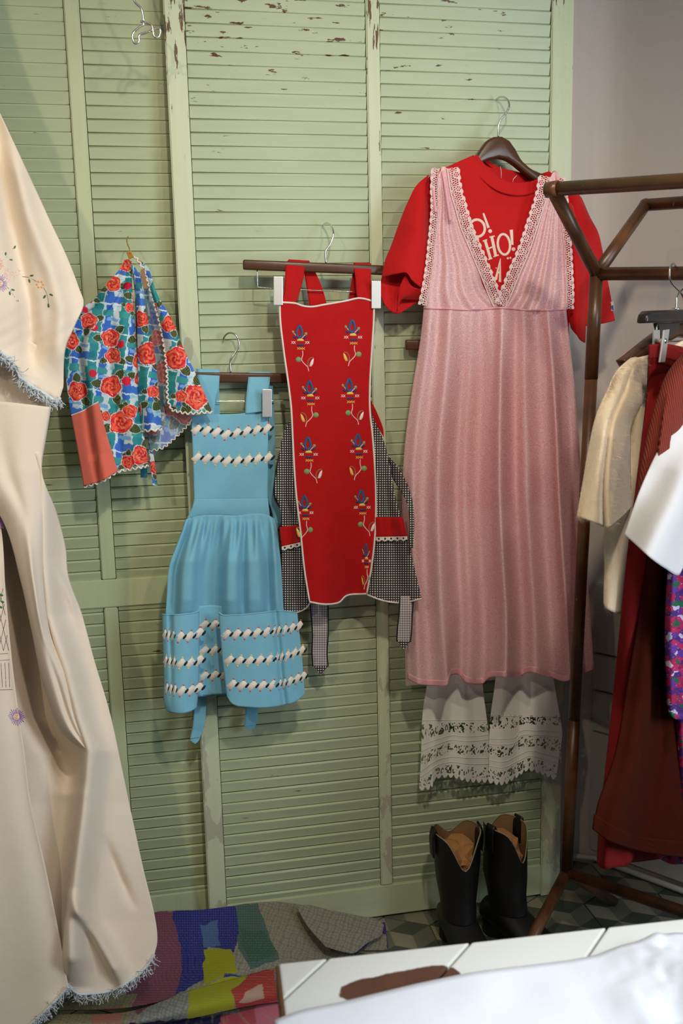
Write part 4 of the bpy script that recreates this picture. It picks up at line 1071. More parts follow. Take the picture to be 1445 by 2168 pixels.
S_bl = Surf([[(935, 354), (940, 353), (946, 357)], [(926, 380), (938, 380), (950, 392)], [(925, 430), (942, 430), (962, 440)], [(918, 485), (945, 485), (976, 486)], [(912, 560), (955, 560), (1008, 560)], [(900, 625), (970, 625), (1034, 625)], [SEAM_L, (975, 655), (1066, 652)]], 80, 110, bod(22))
S_bl.obj = S_bl.build('bodice', M_gown, gw, thick=0)
S_br = Surf([[(1166, 372), (1172, 364), (1180, 372)], [(1157, 420), (1170, 418), (1186, 420)], [(1141, 470), (1165, 470), (1190, 475)], [(1122, 530), (1155, 530), (1195, 535)], [(1098, 585), (1145, 588), (1199, 590)], [(1079, 630), (1135, 632), (1200, 630)], [(1060, 652), (1130, 656), SEAM_R]], 80, 110, bod(26))
S_br.obj = S_br.build('bodice', M_gown, gw, thick=0)
edge_tube(S_gs, 't', 'waist_seam', M_pink, gw, .0022)
# straps going over the shoulders
def pinkstrap(pts, deps, w): 
    q = path(pts, 30); k = np.linspace(0, 1, len(deps)); tube('strap', DOOR(q[:, 0], q[:, 1], np.interp(np.linspace(0, 1, 30), k, deps)), w, M_pink, gw, 8)
pinkstrap([c8(425, 800), c8(410, 700), c8(395, 600), c8(375, 488), c8(385, 520)], [.118, .116, .112, .10, .06], .0032)
pinkstrap([c8(338, 750), c8(328, 650), c8(318, 560), c8(316, 515), c8(340, 510)], [.108, .106, .104, .09, .06], .0034)
pinkstrap([c8(1065, 640), c8(1060, 580), c8(1035, 515), c8(1020, 540)], [.106, .104, .095, .06], .0040)
# lace bands: net with flower medallions and a scalloped edge, all real holes
def lace_band(S_ref, inner_pts, width, side, name='lace_trim', off=.003, deps=None, rep=31.0, step=.62, mat=None, parent=None, thick=.0008):
    """inner_pts: px polyline along the garment edge; side: +1 / -1 on which side of the line the lace grows"""
    p = np.array(inner_pts, float); L = np.linalg.norm(np.diff(p, axis=0), axis=1).sum()
    n = int(L/step); q = path(p, n); T = np.gradient(q, axis=0); T /= np.linalg.norm(T, axis=1)[:, None]
    N = np.stack([-T[:, 1], T[:, 0]], 1)*side
    m = int(width/step)
    rows = [[tuple(q[i]+N[i]*width*w) for w in np.linspace(0, 1, m)] for i in range(n)]
    dd = (lambda u, v, x, y: np.interp(v, np.linspace(0, 1, len(deps)), deps)+off) if deps is not None else (lambda u, v, x, y: np.repeat(S_ref.depth_at(x[:, 0], y[:, 0])[:, None], x.shape[1], 1)+off)
    s = Surf(rows, m, n, dd, smooth_u=False, smooth_v=False)
    l = s.v*L; w = s.u
    f = (l/rep) % 1.0
    x_ = (f-.5)*rep; y_ = (w-.66)*width
    r = np.hypot(x_, y_)
    hole = np.zeros_like(l, bool)
    # scalloped outside
    edge = .90+.09*np.abs(np.sin(math.pi*(l/(rep/2))))-.05*(np.abs((f-.5)) > .36)
    hole |= w > edge
    # medallion: ring of small petals holes
    th_ = np.arctan2(y_, x_)
    med = r < width*.24
    hole |= med & (r > width*.10) & (r < width*.19) & (np.sin(th_*6) > -.2)
    hole |= r < width*.035
    # net of small holes between the medallions
    a = (l/5.0+np.floor(w*width/4.2)*.5) % 1.0; b = (w*width/4.2) % 1.0
    net = (~(r < width*.27)) & (w > .26) & (w < .80-.28*np.exp(-((f-.5)/.26)**2)) & (np.hypot((a-.5)*5.0, (b-.5)*4.2*.85) < 1.55)
    hole |= net
    # beading near the garment edge
    hole |= (np.abs(w-.12) < .028) & ((l/3.2) % 1 < .55)
    zig = np.abs(w-(.205+.035*np.sin(l*2*math.pi/(rep*.5)))) < .022
    hole |= zig & ((l/4.0) % 1 < .6)
    return s.build(name, mat or M_lacep, parent or S_ref.obj, hole=hole, thick=thick)
lace_band(S_bl, [(945, 357), (953, 409), (962, 440), (974, 482), (995, 533), (1016, 583), (1037, 635), (1044, 650)], 28, -1)
lace_band(S_br, [(1166, 375), (1157, 422), (1140, 475), (1124, 524), (1099, 584), (1076, 640), (1070, 652)], 28, 1)
lace_band(S_bl, [(930, 356), (928, 400), (929, 440), (926, 480), (922, 520), (918, 560), (912, 600), (902, 648)], 19, 1, rep=30)
lace_band(S_br, [(1179, 375), (1185, 420), (1189, 475), (1193, 520), (1196, 580), (1198, 625), (1197, 654)], 18, -1, rep=30)

# ================================================================== WHITE PETTIPANTS
def c5(a, b): return (780+a*.3045, 1420+b*.3045)
M_pet = fabric('white_nylon', (238, 236, 228), (228, 228, 222), weave=1500, bump=.08, rough=.55, sheen=.2)
M_lacen = fabric('white_nylon_lace', (224, 224, 218), bump=.2)
pp = thing('pettipants', 'white nylon pettipants with lace bands showing below the pink nightgown', 'underwear', DOOR(1040, 1650, .05))
def leg(rows_, foldc, dep0):
    s = Surf(rows_, 300, 460, lambda u, v, x, y: dep0+.016*np.sin(u*math.pi)+v*(.014*gaus(u, foldc, .12)-.012*gaus(u, foldc+.28, .10)+.008*gaus(u, foldc+.5, .1)), vwarp=([0, .3, 1], [0, .8, 1]))
    return s
S_ll = leg([[(925, 752), (985, 752), (1045, 752)], [(915, 1000), (980, 1000), (1045, 1000)], [(908, 1300), (970, 1300), (1030, 1300)], [c5(408, 70), c5(600, 70), c5(790, 70)], [c5(372, 330), c5(600, 330), c5(820, 330)], [c5(365, 540), c5(490, 490), c5(560, 468), c5(680, 475), c5(836, 462)], [c5(358, 700), c5(490, 610), c5(560, 595), c5(700, 602), c5(836, 600)], [c5(351, 838), c5(440, 815), c5(455, 770), c5(560, 745), c5(700, 778), c5(828, 782)]], .18, .045)
S_lr = leg([[(1035, 752), (1090, 752), (1150, 752)], [(1040, 1000), (1100, 1000), (1160, 1000)], [(1050, 1300), (1110, 1300), (1166, 1300)], [c5(880, 60), c5(1080, 60), c5(1286, 60)], [c5(846, 330), c5(1080, 330), c5(1330, 330)], [c5(836, 485), c5(920, 486), c5(1020, 470), c5(1040, 440), c5(1170, 425), c5(1345, 440)], [c5(836, 610), c5(940, 620), c5(1040, 575), c5(1130, 545), c5(1220, 565), c5(1325, 590)], [c5(828, 782), c5(930, 798), c5(1030, 745), c5(1100, 700), c5(1190, 720), c5(1300, 765)]], .15, .050)
def pet_holes(S, bands):
    h = np.zeros_like(S.u, bool)
    X = S.u*170; 
    for (a, b, sc) in bands:
        w = (S.v-a)/(b-a); inn = (w > 0) & (w < 1)
        n1 = val_noise(X, S.v*900, 2.6, 11); n2 = val_noise(X+31, S.v*900, 6.0, 12)
        f = (X/26) % 1; sp = np.hypot((f-.5)*26, (w-.5)*14); ring = (np.abs(sp-5) < 1.3) | (sp < 1.6)
        h |= inn & (w > .16) & (w < (.70 if sc else .84)) & (n1*.65+n2*.45 > .61) & ~ring
        if sc: h |= (S.v > 1-.009*(1-np.abs(np.sin(X*math.pi/13)))) 
    return h
# band positions as fractions of the leg's length
S_ll.build('leg', M_pet, pp, hole=pet_holes(S_ll, [(.855, .892, 0), (.908, .945, 0), (.962, 1.0, 1)]), thick=.0006)
S_lr.build('leg', M_pet, pp, hole=pet_holes(S_lr, [(.845, .882, 0), (.905, .942, 0), (.960, 1.0, 1)]), thick=.0006)
for S_ in (S_ll, S_lr):
    for k in (.853, .894, .906, .947, .960): 
        i = int(np.argmin(np.abs(S_.v[:, 0]-k))); tube('lace_seam', path(S_.V[i]+DOOR.n*.0006, 60, False), .0009, M_lacen, pp, 5)

# ================================================================== COWBOY BOOTS
M_boot = plain('black_boot_leather', (11, 10, 9), .5, bump=.25, bscale=30)
M_line = plain('tan_boot_lining', (150, 116, 80), .8, var=.25, bscale=40)
M_paper = plain('brown_stuffing_paper', (186, 134, 80), .85, bump=.6, bscale=25, var=.25)
M_pipe_edge = plain('pale_boot_piping', (150, 140, 118), .5)
def boot(label, x, y, rotz, wid=.056):
    t = thing('cowboy_boot', label, 'boot', (x, y, 0), 'pair of black cowboy boots')
    Rz = Matrix.Rotation(rotz, 4, 'Z')
    def W(p): 
        v = Rz @ Vector((p[0], p[1], p[2])); return (v.x+x, v.y+y, v.z)
    n = 40
    def ztop(a):    # a: angle, front = -90deg
        fr = math.exp(-((math.degrees(a)+90+180) % 360-180)**2/900.0)
        bk = math.exp(-((math.degrees(a)-90+180) % 360-180)**2/900.0)
        return .292-.075*fr-.035*bk
    levels = [(.085, .040, .050, -.012), (.12, .042, .050, -.006), (.17, .049, .056, 0), (.22, wid-.002, .060, 0), (1, wid, .060, 0)]
    def shaft(sc, top_off):
        V = []
        for lv, (z, rx, ry, oy) in enumerate(levels):
            for i in range(n):
                a = -math.pi+2*math.pi*i/n
                zz = z if lv < len(levels)-1 else ztop(a)+top_off
                if lv == 3: zz = .14+(ztop(a)-.14)*.55
                V.append(W((rx*sc*math.cos(a), oy+ry*sc*math.sin(a), zz)))
        F = []
        for l in range(len(levels)-1):
            for i in range(n): F.append((l*n+i, l*n+(i+1) % n, (l+1)*n+(i+1) % n, (l+1)*n+i))
        return V, F
    V, F = shaft(1, 0); sh = link('shaft', mesh_from('shaft', V, F), M_boot, t)
    V, F = shaft(.93, -.001); link('lining', mesh_from('lining', V, [f[::-1] for f in F]), M_line, sh)
    rim = [W((wid*.97*math.cos(a), .060*.97*math.sin(a), ztop(a))) for a in np.linspace(-math.pi, math.pi, 64, endpoint=False)]
    tube('rim_piping', rim, .0016, M_pipe_edge, sh, 6, closed=True)
    # foot
    prof = [(.062, .026, .060, .028), (.050, .036, .088, .030), (.02, .040, .100, .026), (-.02, .041, .098, .022), (-.06, .042, .082, .016), (-.11, .045, .064, .012), (-.15, .042, .052, .010), (-.19, .030, .042, .011), (-.215, .014, .034, .013), (-.225, .004, .026, .016)]
    V = []; m = 20
    for (yy, rx, zt, zb) in prof:
        for i in range(m):
            a = 2*math.pi*i/m; c, s_ = math.cos(a), math.sin(a)
            V.append(W((rx*np.sign(c)*abs(c)**.8, yy, (zt+zb)/2+(zt-zb)/2*np.sign(s_)*abs(s_)**.8)))
    F = [(j*m+i, j*m+(i+1) % m, (j+1)*m+(i+1) % m, (j+1)*m+i) for j in range(len(prof)-1) for i in range(m)]+[tuple(range(m)), tuple((len(prof)-1)*m+i for i in range(m))[::-1]]
    fo = link('foot', mesh_from('foot', V, F), M_boot, t)
    sole = [W((sx*w*1.04, yy, 0)) for sx, seq in ((1, prof), (-1, prof[::-1])) for (yy, w, a, b) in seq if yy < .0]
    so = [Vector(p)+Vector((0, 0, .002)) for p in sole]
    bm = prism_bm(np.array([tuple(p) for p in so]), (0, 0, .010), .001); bm_link('sole', bm, M_boot, fo, False)
    hl = [W((r*.034*math.cos(a), .030+r*.034*math.sin(a), .001)) for r, a in [(1, b) for b in np.linspace(0, 2*math.pi, 18, endpoint=False)]]
    bm = prism_bm(np.array(hl), (0, 0, .030), .002); bm_link('heel', bm, M_boot, fo, False)
    for sx in (-1, 1):   # pull straps
        pts = [W((sx*(wid+.0035), .0, .235)), W((sx*(wid+.004), 0, .285)), W((sx*wid, 0, .300)), W((sx*(wid-.005), 0, .285)), W((sx*(wid-.007), 0, .235))]
        q = path(pts, 24); V = []; F = []
        dirv = np.array(Rz @ Vector((0, 1, 0)))
        for k, pnt in enumerate(q):
            for e in (-.013, -.006, .006, .013): V.append(pnt+dirv*e)
        for k in range(23):
            for e in range(3): F.append((k*4+e, k*4+e+1, k*4+e+5, k*4+e+4))
        o = link('pull_strap', mesh_from('pull_strap', V, F), M_boot, sh); mo = o.modifiers.new('thick', 'SOLIDIFY'); mo.thickness = .0025
    # crumpled paper
    r_ = np.random.default_rng(int(abs(x)*1000)); bm = bmesh.new(); bmesh.ops.create_icosphere(bm, subdivisions=3, radius=1)
    for v in bm.verts:
        c = v.co.copy(); k = 1+.35*(val_noise(np.array([c.x*3+5]), np.array([c.y*3+c.z*2+5]), 1.0, 3)[0]-.5)*2
        v.co = Vector(W((c.x*.9*(wid-.007)*k, c.y*.046*k, .212+c.z*.045*k+.02*max(0, c.y))))
    bm_link('stuffing_paper', bm, M_paper, t, False)
    return t
boot('black cowboy boot on the left, its wide top stuffed with brown paper', .628, -.135, .03, .056)
boot('black cowboy boot on the right, turned aside with a narrower top', .747, -.135, .40, .044)

# ================================================================== WOVEN PATCHWORK BLANKET
bl = thing('blanket', 'rumpled woven patchwork blanket of blue, lime and plaid on the floor', 'blanket', (.1, -.2, 0))
PATCH = [  # colour areas in the weave (photo frame), later ones on top
    ([(300, 1900), (900, 1900), (900, 2600), (0, 2600), (0, 1900)], (150, 146, 128), 'plaid'),
    ([(300, 1930), (372, 1930), (392, 2040), (380, 2110), (290, 2150), (260, 2090), (330, 2000)], (118, 66, 88), 'weave'),
    ([(362, 1928), (500, 1918), (505, 1990), (495, 2016), (440, 2006), (430, 2075), (372, 2110), (384, 2050), (378, 1985)], (34, 44, 122), 'weave'),
    ([(425, 1960), (460, 1950), (466, 2005), (430, 2008)], (66, 96, 140), 'weave'),
    ([(498, 1915), (545, 1912), (575, 1990), (590, 2030), (530, 2055), (505, 2010)], (70, 98, 92), 'weave'),
    ([(505, 1966), (560, 1975), (585, 2020), (530, 2040), (512, 2000)], (56, 92, 74), 'weave'),
    ([(545, 1912), (640, 1915), (680, 1960), (720, 2030), (600, 2050), (570, 1985)], (148, 140, 118), 'plaid'),
    ([(432, 2012), (490, 2010), (503, 2058), (430, 2085)], (150, 152, 22), 'weave'),
    ([(475, 2062), (520, 2066), (520, 2085), (470, 2085)], (40, 60, 120), 'weave'),
    ([(400, 2100), (470, 2072), (518, 2065), (522, 2100), (490, 2135), (440, 2148), (396, 2155)], (158, 164, 36), 'weave'),
    ([(300, 2140), (400, 2098), (398, 2152), (330, 2175), (280, 2175)], (150, 158, 150), 'plaid'),
    ([(490, 2100), (530, 2062), (580, 2052), (592, 2120), (500, 2140)], (172, 62, 58), 'weave'),
    ([(520, 2100), (555, 2085), (560, 2112), (505, 2125)], (190, 160, 140), 'weave'),
    ([(250, 2168), (470, 2150), (470, 2600), (200, 2600)], (44, 42, 80), 'weave'),
    ([(468, 2155), (590, 2128), (600, 2600), (440, 2600)], (178, 84, 98), 'weave'),
    ([(540, 2130), (620, 2112), (640, 2300), (545, 2260)], (206, 120, 140), 'weave'),
    ([(100, 2110), (290, 2105), (260, 2180), (60, 2200)], (150, 140, 90), 'plaid'),
    ([(200, 2140), (260, 2130), (255, 2165), (195, 2170)], (170, 110, 96), 'weave'),
]
def inpoly(x, y, poly):
    c = np.zeros(x.shape, bool); p = poly; j = len(p)-1
    for i in range(len(p)):
        xi, yi = p[i]; xj, yj = p[j]
        m = ((yi > y) != (yj > y)) & (x < (xj-xi)*(y-yi)/(yj-yi+1e-9)+xi); c ^= m; j = i
    return c
def blanket_col(px, py, fl=0):
    x = px+6*(val_noise(px, py, 14, 4)-.5); y = py+6*(val_noise(px, py, 14, 5)-.5)
    out = np.empty(px.shape+(3,)); out[:] = C3(150, 146, 128)
    w = (np.sin(px*1.25+np.floor(py/2.6)*math.pi)*.5+.5)*(np.sin(py*1.2)*.5+.5)
    for poly, c, k in PATCH:
        m = inpoly(x, y, poly); base = C3(*c)
        if k == 'plaid':
            f1 = ((x*.9+y*.35)/15) % 1; f2 = ((y*.95-x*.3)/13) % 1
            cc = np.empty(px.shape+(3,)); cc[:] = base
            cc[(f1 < .3)] = C3(118, 110, 108); cc[(f2 < .3)] = C3(122, 120, 118); cc[(f1 > .62) & (f1 < .72)] = C3(70, 100, 98); cc[(f2 > .6) & (f2 < .7)] = C3(84, 112, 104); cc[(f1 < .3) & (f2 < .3)] = C3(96, 88, 96)
            cc = cc*.6+base*.4; out[m] = cc[m]
        else: out[m] = base
    st = np.clip((w-.35)*1.6, 0, 1)[..., None]*.34
    return (out*(1-st)+C3(176, 166, 140)*st)*.8
def bl_dep(u, v, x, y):
    return np.interp(y, [1905, 1950, 2010, 2060, 2168, 2400, 2640], [.012, .055, .115, .17, .29, .55, .70])
def bl_surf(rows, nu, nv, extra):
    s = Surf(rows, nu, nv, lambda u, v, x, y: bl_dep(u, v, x, y)+extra(u, v, x, y))
    z = s.V[..., 2]; 
    s.V[..., 2] = np.maximum(z, .004)
    return s
SB1 = bl_surf([[(285, 1950), (335, 1931), (372, 1929), (430, 1926), (480, 1920), (530, 1913), (575, 1910), (640, 1917), (690, 1926)], [(270, 1985), (380, 1968), (480, 1962), (560, 1950), (640, 1950), (720, 1960)], [(240, 2050), (380, 2020), (500, 2010), (600, 1998), (740, 2005)], [(170, 2110), (330, 2098), (480, 2068), (600, 2050), (760, 2050)], [(90, 2140), (290, 2130), (420, 2100), (540, 2066), (620, 2062), (780, 2080)]], 300, 130,
              lambda u, v, x, y: .012*np.sin(u*11+v*2)*np.sin(v*math.pi))
SB1.build('upper_layer', print_mat('woven_patchwork', .9, .6), bl, color=blanket_col(SB1.px, SB1.py), thick=.004)
SB2 = bl_surf([[(120, 2150), (280, 2142), (400, 2100), (520, 2068), (590, 2050), (700, 2060), (800, 2080)], [(100, 2168), (290, 2160), (420, 2125), (530, 2100), (600, 2090), (800, 2110)], [(60, 2190), (300, 2172), (420, 2152), (520, 2130), (610, 2118), (800, 2140)]], 260, 60,
              lambda u, v, x, y: .020*np.sin(v*math.pi)+.03)
SB2.build('folded_edge', bpy.data.materials['woven_patchwork'], bl, color=blanket_col(SB2.px, SB2.py), thick=.004)
SB3 = bl_surf([[(40, 2185), (300, 2170), (420, 2150), (520, 2128), (620, 2112), (820, 2140)], [(0, 2260), (300, 2240), (620, 2220), (860, 2220)], [(-40, 2420), (300, 2420), (620, 2400), (860, 2400)], [(-60, 2600), (300, 2600), (620, 2600), (860, 2600)]], 200, 90, lambda u, v, x, y: .015*np.sin(u*9)*np.sin(v*3))
SB3.build('lower_layer', bpy.data.materials['woven_patchwork'], bl, color=blanket_col(SB3.px, SB3.py), thick=.004)
SB4 = bl_surf([[(628, 1922), (640, 1918), (700, 1928), (760, 1940), (803, 1950), (812, 1960)], [(650, 1960), (690, 1960), (760, 1975), (806, 1980)], [(690, 2005), (720, 2014), (748, 2018), (775, 1998), (790, 1988)]], 140, 80, lambda u, v, x, y: .03+.015*np.sin(u*math.pi))
SB4.build('turned_corner', bpy.data.materials['woven_patchwork'], bl, color=blanket_col(SB4.px+60, SB4.py+8), thick=.004)
SB5 = bl_surf([[(796, 1950), (806, 1950), (814, 1956)], [(790, 1975), (806, 1978), (817, 1985)], [(770, 2012), (800, 2012), (819, 2012)]], 40, 50, lambda u, v, x, y: .01)
SB5.build('under_corner', bpy.data.materials['woven_patchwork'], bl, color=blanket_col(SB5.px-160, SB5.py), thick=.004)
M_purple_bind = fabric('dark_blue_binding', (56, 48, 98), bump=.4)
def bind_strip(pts, w, dep): ribbon('edge_binding', pts, [w/2, w/2], dep, M_purple_bind, bl, thick=.002)
bind_strip([(806, 1953), (796, 1972), (775, 1992), (748, 2016)], 14, lambda u, v: .085+.055*v+.004)
bind_strip([(811, 1953), (814, 1980), (818, 2012)], 8, lambda u, v: .075+.045*v)

# ================================================================== WHITE EMBROIDERED TABLECLOTH
M_tc = fabric('cream_cotton_sheeting', (236, 224, 206), (228, 214, 194), weave=900, bump=.22, sheen=.1, nscale=12)
M_fr = fabric('pale_blue_fringe', (214, 224, 228), bump=.2)
tc = thing('tablecloth', 'large cream tablecloth with embroidered flowers and blue fringe hanging at the left', 'tablecloth', DOOR(60, 2100, .3))
def ridge(x, y, pts, w, amp, asym=1.0):
    """fold along a polyline given by y -> x"""
    p = np.array(pts, float); xc = np.interp(y, p[:, 1], p[:, 0])
    d = x-xc; ww = np.where(d < 0, w, w*asym)
    fade = np.clip((y-p[0, 1])/60, 0, 1)*np.clip((p[-1, 1]-y)/60, 0, 1)
    return amp*np.exp(-(d/ww)**2)*fade
def tc_main(u, v, x, y):
    d = np.interp(y, [700, 1000, 1300, 1700, 1950, 2110], [.23, .21, .21, .23, .27, .31])-.00010*(x-100)
    d = d+ridge(x, y, [(60, 900), (88, 1000), (90, 1180), (100, 1300), (140, 1420), (165, 1520), (188, 1590), (176, 1720), (160, 1850), (148, 1960), (150, 2090)], 20, .075, 1.6)
    d = d-ridge(x, y, [(10, 1080), (40, 1250), (60, 1400), (80, 1520), (130, 1600), (150, 1680)], 26, .05)
    d = d+ridge(x, y, [(150, 1880), (165, 1930), (205, 1985), (235, 2040), (270, 2110)], 12, .035, 2.0)
    d = d+ridge(x, y, [(110, 1180), (150, 1270), (165, 1330)], 10, .012)-ridge(x, y, [(215, 1760), (250, 1850), (285, 1930)], 12, .014)
    d = d+.003*np.sin(x/27+y/140)*np.clip((y-900)/500, 0, 1)
    return d
S_m = Surf([[(-330, 700), (-100, 700), (60, 720), (128, 770)], [(-330, 800), (-100, 800), (40, 830), (110, 855)], [(-330, 916), (-100, 916), (40, 916), (99, 916)], [(-330, 985), (-100, 990), (30, 990), (88, 992)], [(-330, 1090), (-100, 1090), (50, 1090), (121, 1090)], [(-330, 1163), (-100, 1163), (60, 1163), (139, 1163)], [(-330, 1212), (-100, 1212), (60, 1212), (143, 1212)], [(-330, 1300), (-100, 1300), (90, 1300), (173, 1300)],
            [(-330, 1396), (-80, 1396), (110, 1396), (199, 1396)], [(-330, 1507), (-60, 1507), (140, 1507), (232, 1507)], [(-330, 1617), (-60, 1617), (150, 1617), (256, 1617)], [(-330, 1713), (-60, 1713), (160, 1713), (276, 1713)], [(-330, 1846), (-60, 1846), (180, 1846), (305, 1846)], [(-330, 1942), (-50, 1942), (190, 1942), (328, 1942)], [(-330, 1998), (-40, 2020), (200, 2040), (333, 1990)],
            [(-330, 2110), (-60, 2110), (142, 2083), (163, 2102), (195, 2102), (232, 2097), (260, 2085), (282, 2070), (310, 2045), (327, 2020)]], 170, 260, tc_main)
S_m.obj = S_m.build('main_drape', M_tc, tc)
def tc_up(u, v, x, y):
    d = .26+.03*np.sin(u*9+v*2.5)*np.clip(1-v*.4, .3, 1)-.00018*(x-50)
    d = d-ridge(x, y, [(-40, 100), (0, 330), (25, 480), (60, 640), (70, 800)], 20, .030)+ridge(x, y, [(20, 300), (60, 450), (110, 580), (130, 660), (120, 800)], 22, .024)
    d = d+.0015*np.sin(y/5+x/9)*np.clip((y-600)/200, 0, 1)
    return d+.02*np.clip((y-600)/250, 0, 1)
S_u = Surf([[(-420, -640), (-380, -640), (-330, -640)], [(-400, -300), (-300, -300), (-215, -250)], [(-380, 0), (-230, 0), (-107, 20)], [(-380, 240), (-200, 240), (0, 240)], [(-380, 370), (-150, 370), (62, 372)], [(-380, 470), (-130, 470), (107, 470)], [(-380, 545), (-120, 545), (142, 545)], [(-380, 610), (-120, 610), (167, 610)], [(-380, 645), (-120, 650), (177, 643)], [(-380, 690), (-110, 690), (158, 690)], [(-380, 740), (-110, 735), (137, 745)],
            [(-380, 720), (-160, 715), (-40, 725), (0, 744), (22, 759), (41, 794), (63, 813), (94, 832), (122, 847), (134, 820)]], 150, 220, tc_up)
S_u.obj = S_u.build('upper_drape', M_tc, tc)
def tc_front(u, v, x, y):
    return .235+.055*np.clip(v*3, 0, 1)+.03*np.sin(u*5+.6)*np.clip(v*2, .2, 1)+.085*v-.02*gaus(u, 1, .08)
S_fd = Surf([[(-330, 690), (-220, 690), (-140, 690)], [(-330, 850), (-150, 850), (-70, 850)], [(-330, 1000), (-120, 1000), (-30, 1000)], [(-330, 1105), (-110, 1105), (0, 1105)], [(-330, 1256), (-110, 1256), (12, 1256)], [(-330, 1440), (-100, 1440), (30, 1440)], [(-330, 1610), (-100, 1610), (54, 1610)], [(-330, 1672), (-90, 1672), (61, 1672)], [(-330, 1835), (-80, 1835), (96, 1835)], [(-330, 1977), (-80, 1977), (125, 1977)], [(-330, 2050), (-60, 2060), (142, 2072)], [(-330, 2330), (-120, 2260), (0, 2210), (67, 2165), (110, 2125), (145, 2088)]], 110, 180, tc_front)
S_fd.obj = S_fd.build('front_drape', M_tc, tc)
def fringe(px, py, dp, name, n, length, seed, par):
    r_ = np.random.default_rng(seed); P3 = path(np.stack([px, py, dp*1000], 1), 300, False)
    tube(name+'_braid', DOOR(P3[:, 0], P3[:, 1]+1, P3[:, 2]/1000+.003), .0032, M_fr, par, 6)
    parts = []
    for i in range(n):
        k = r_.integers(0, 300); x, y, d = P3[k]; d /= 1000
        L = length*(.6+.6*r_.random()); cx_ = x; cyy = y+2
        a = r_.normal(0, .5); pts = []
        for j in range(5):
            pts.append(DOOR(cx_, cyy, d+.004+.004*r_.normal()))
            cx_ += math.sin(a)*L/4; cyy += math.cos(a)*L/4; a += r_.normal(0, .55)
        parts.append(tube_mesh(pts, .0008, 4))
    V, F = merged(parts)
    o = link(name, mesh_from(name, V, F), M_fr, par); o['kind'] = 'stuff'
h = 40
fringe(S_u.px[-1][30:145], S_u.py[-1][30:145], S_u.dep[-1][30:145], 'fringe', 420, 24, 1, S_u.obj)
fringe(S_m.px[-1][70:], S_m.py[-1][70:], S_m.dep[-1][70:], 'fringe', 320, 22, 2, S_m.obj)
fringe(S_fd.px[-1][40:], S_fd.py[-1][40:], S_fd.dep[-1][40:], 'fringe', 260, 20, 3, S_fd.obj)
# embroidery
def ce(a, b): return (a*.1936, 480+b*.1936)
ET = [plain('thread_leaf_green', (58, 112, 66), .6), plain('thread_rose_pink', (238, 160, 176), .6), plain('thread_coral', (240, 116, 96), .6), plain('thread_violet', (140, 92, 172), .6), plain('thread_orange', (236, 168, 92), .6), plain('thread_brown', (92, 48, 36), .6)]
D = Decal(S_u.depth_at)
def daisy(D, c, r0, r1, m, n=22, cm=4, f=ce, k=.1936, th0=0, th1=2*math.pi, w=2.0):
    for i in range(n):
        a = th0+(th1-th0)*i/n; j = .85+.3*random.random()
        p0 = f(c[0]+r0*math.cos(a), c[1]+r0*math.sin(a)); p1 = f(c[0]+r1*j*math.cos(a+.1), c[1]+r1*j*math.sin(a+.1))
        D.stroke([p0, p1], w, m, .0009, n=3, smooth=False)
    for i in range(7):
        a = i*.9; q = f(c[0]+r0*.55*math.cos(a)*(i > 0), c[1]+r0*.55*math.sin(a)*(i > 0)); D.ell(q[0], q[1], 1.5, 1.5, cm, n=6, h=.0012)
def stem(D, pts, leaves):
    D.stroke([ce(*p) for p in pts], 1.7, 0, .0009)
    for (x, y, a) in leaves:
        q = ce(x, y); D.ell(q[0], q[1], 5.6, 2.7, 0, a, 10, .0012)
daisy(D, (128, 512), 36, 92, 1, 30); daisy(D, (-52, 400), 34, 84, 2, 26); daisy(D, (2, 618), 32, 88, 3, 28)
stem(D, [(38, 360), (90, 320), (140, 255)], [(62, 296, 1.5), (118, 358, .35), (158, 226, -1.0)])
stem(D, [(242, 545), (300, 552), (360, 578), (402, 604)], [(345, 535, -.15), (320, 592, 1.35)])
for i in range(6):
    q = ce(437+34*math.cos(i*1.05), 632+34*math.sin(i*1.05)); D.ell(q[0], q[1], 3, 3, 4, n=8)
stem(D, [(475, 665), (505, 720), (525, 790), (530, 840)], [(487, 765, 2.2), (560, 745, .45), (530, 862, 1.5)])
stem(D, [(62, 645), (110, 695), (150, 755), (180, 795)], [(140, 690, .25), (107, 728, 1.4), (188, 806, .9)])
D.build('embroidered_flowers', ET, S_u.obj)
ft = lambda a, b: (a*.369, 850+b*.369)
D = Decal(S_fd.depth_at)
ft = lambda a, b: (a*.369, 850+b*.369)
def cl_line(a, b):     # keep the stitches on the cloth
    q = np.array([[a[0]+(b[0]-a[0])*k, a[1]+(b[1]-a[1])*k] for k in np.linspace(0, 1, 30)])
    q = q[q[:, 0] < np.interp(q[:, 1], [690, 1100, 1600, 1700], [-8, 20, 68, 78])]
    if len(q) > 4: D.stroke([ft(*p) for p in q], 1.7, 5, .0008, smooth=False)
for x0 in range(-190, 90, 30):   # lattice of the embroidered basket
    cl_line((x0, 1060), (x0+90, 1430)); cl_line((x0+60, 1060), (x0-30, 1430))
cl_line((-180, 1458), (62, 1445)); cl_line((-180, 1495), (64, 1482))
for x0 in range(-170, 62, 22): cl_line((x0, 1500), (x0*.95+8, 1640))
cl_line((-160, 1662), (72, 1652))
D.build('embroidered_basket', ET, S_fd.obj)
for c_, w_ in (((95, 1808), 2.0), ((-20, 700), 2.2)):
    D = Decal(S_fd.depth_at); daisy(D, c_, 18, 48, 3, 24, f=ft, w=w_); D.build('embroidered_daisy', ET, S_fd.obj)
D = Decal(S_fd.depth_at)
for (x, y) in ((8, 1110), (14, 1150), (5, 1180), (-6, 1140)): D.ell(*ft(x, y), 5, 3, 0, .4)
D.build('embroidered_leaves', ET, S_fd.obj)
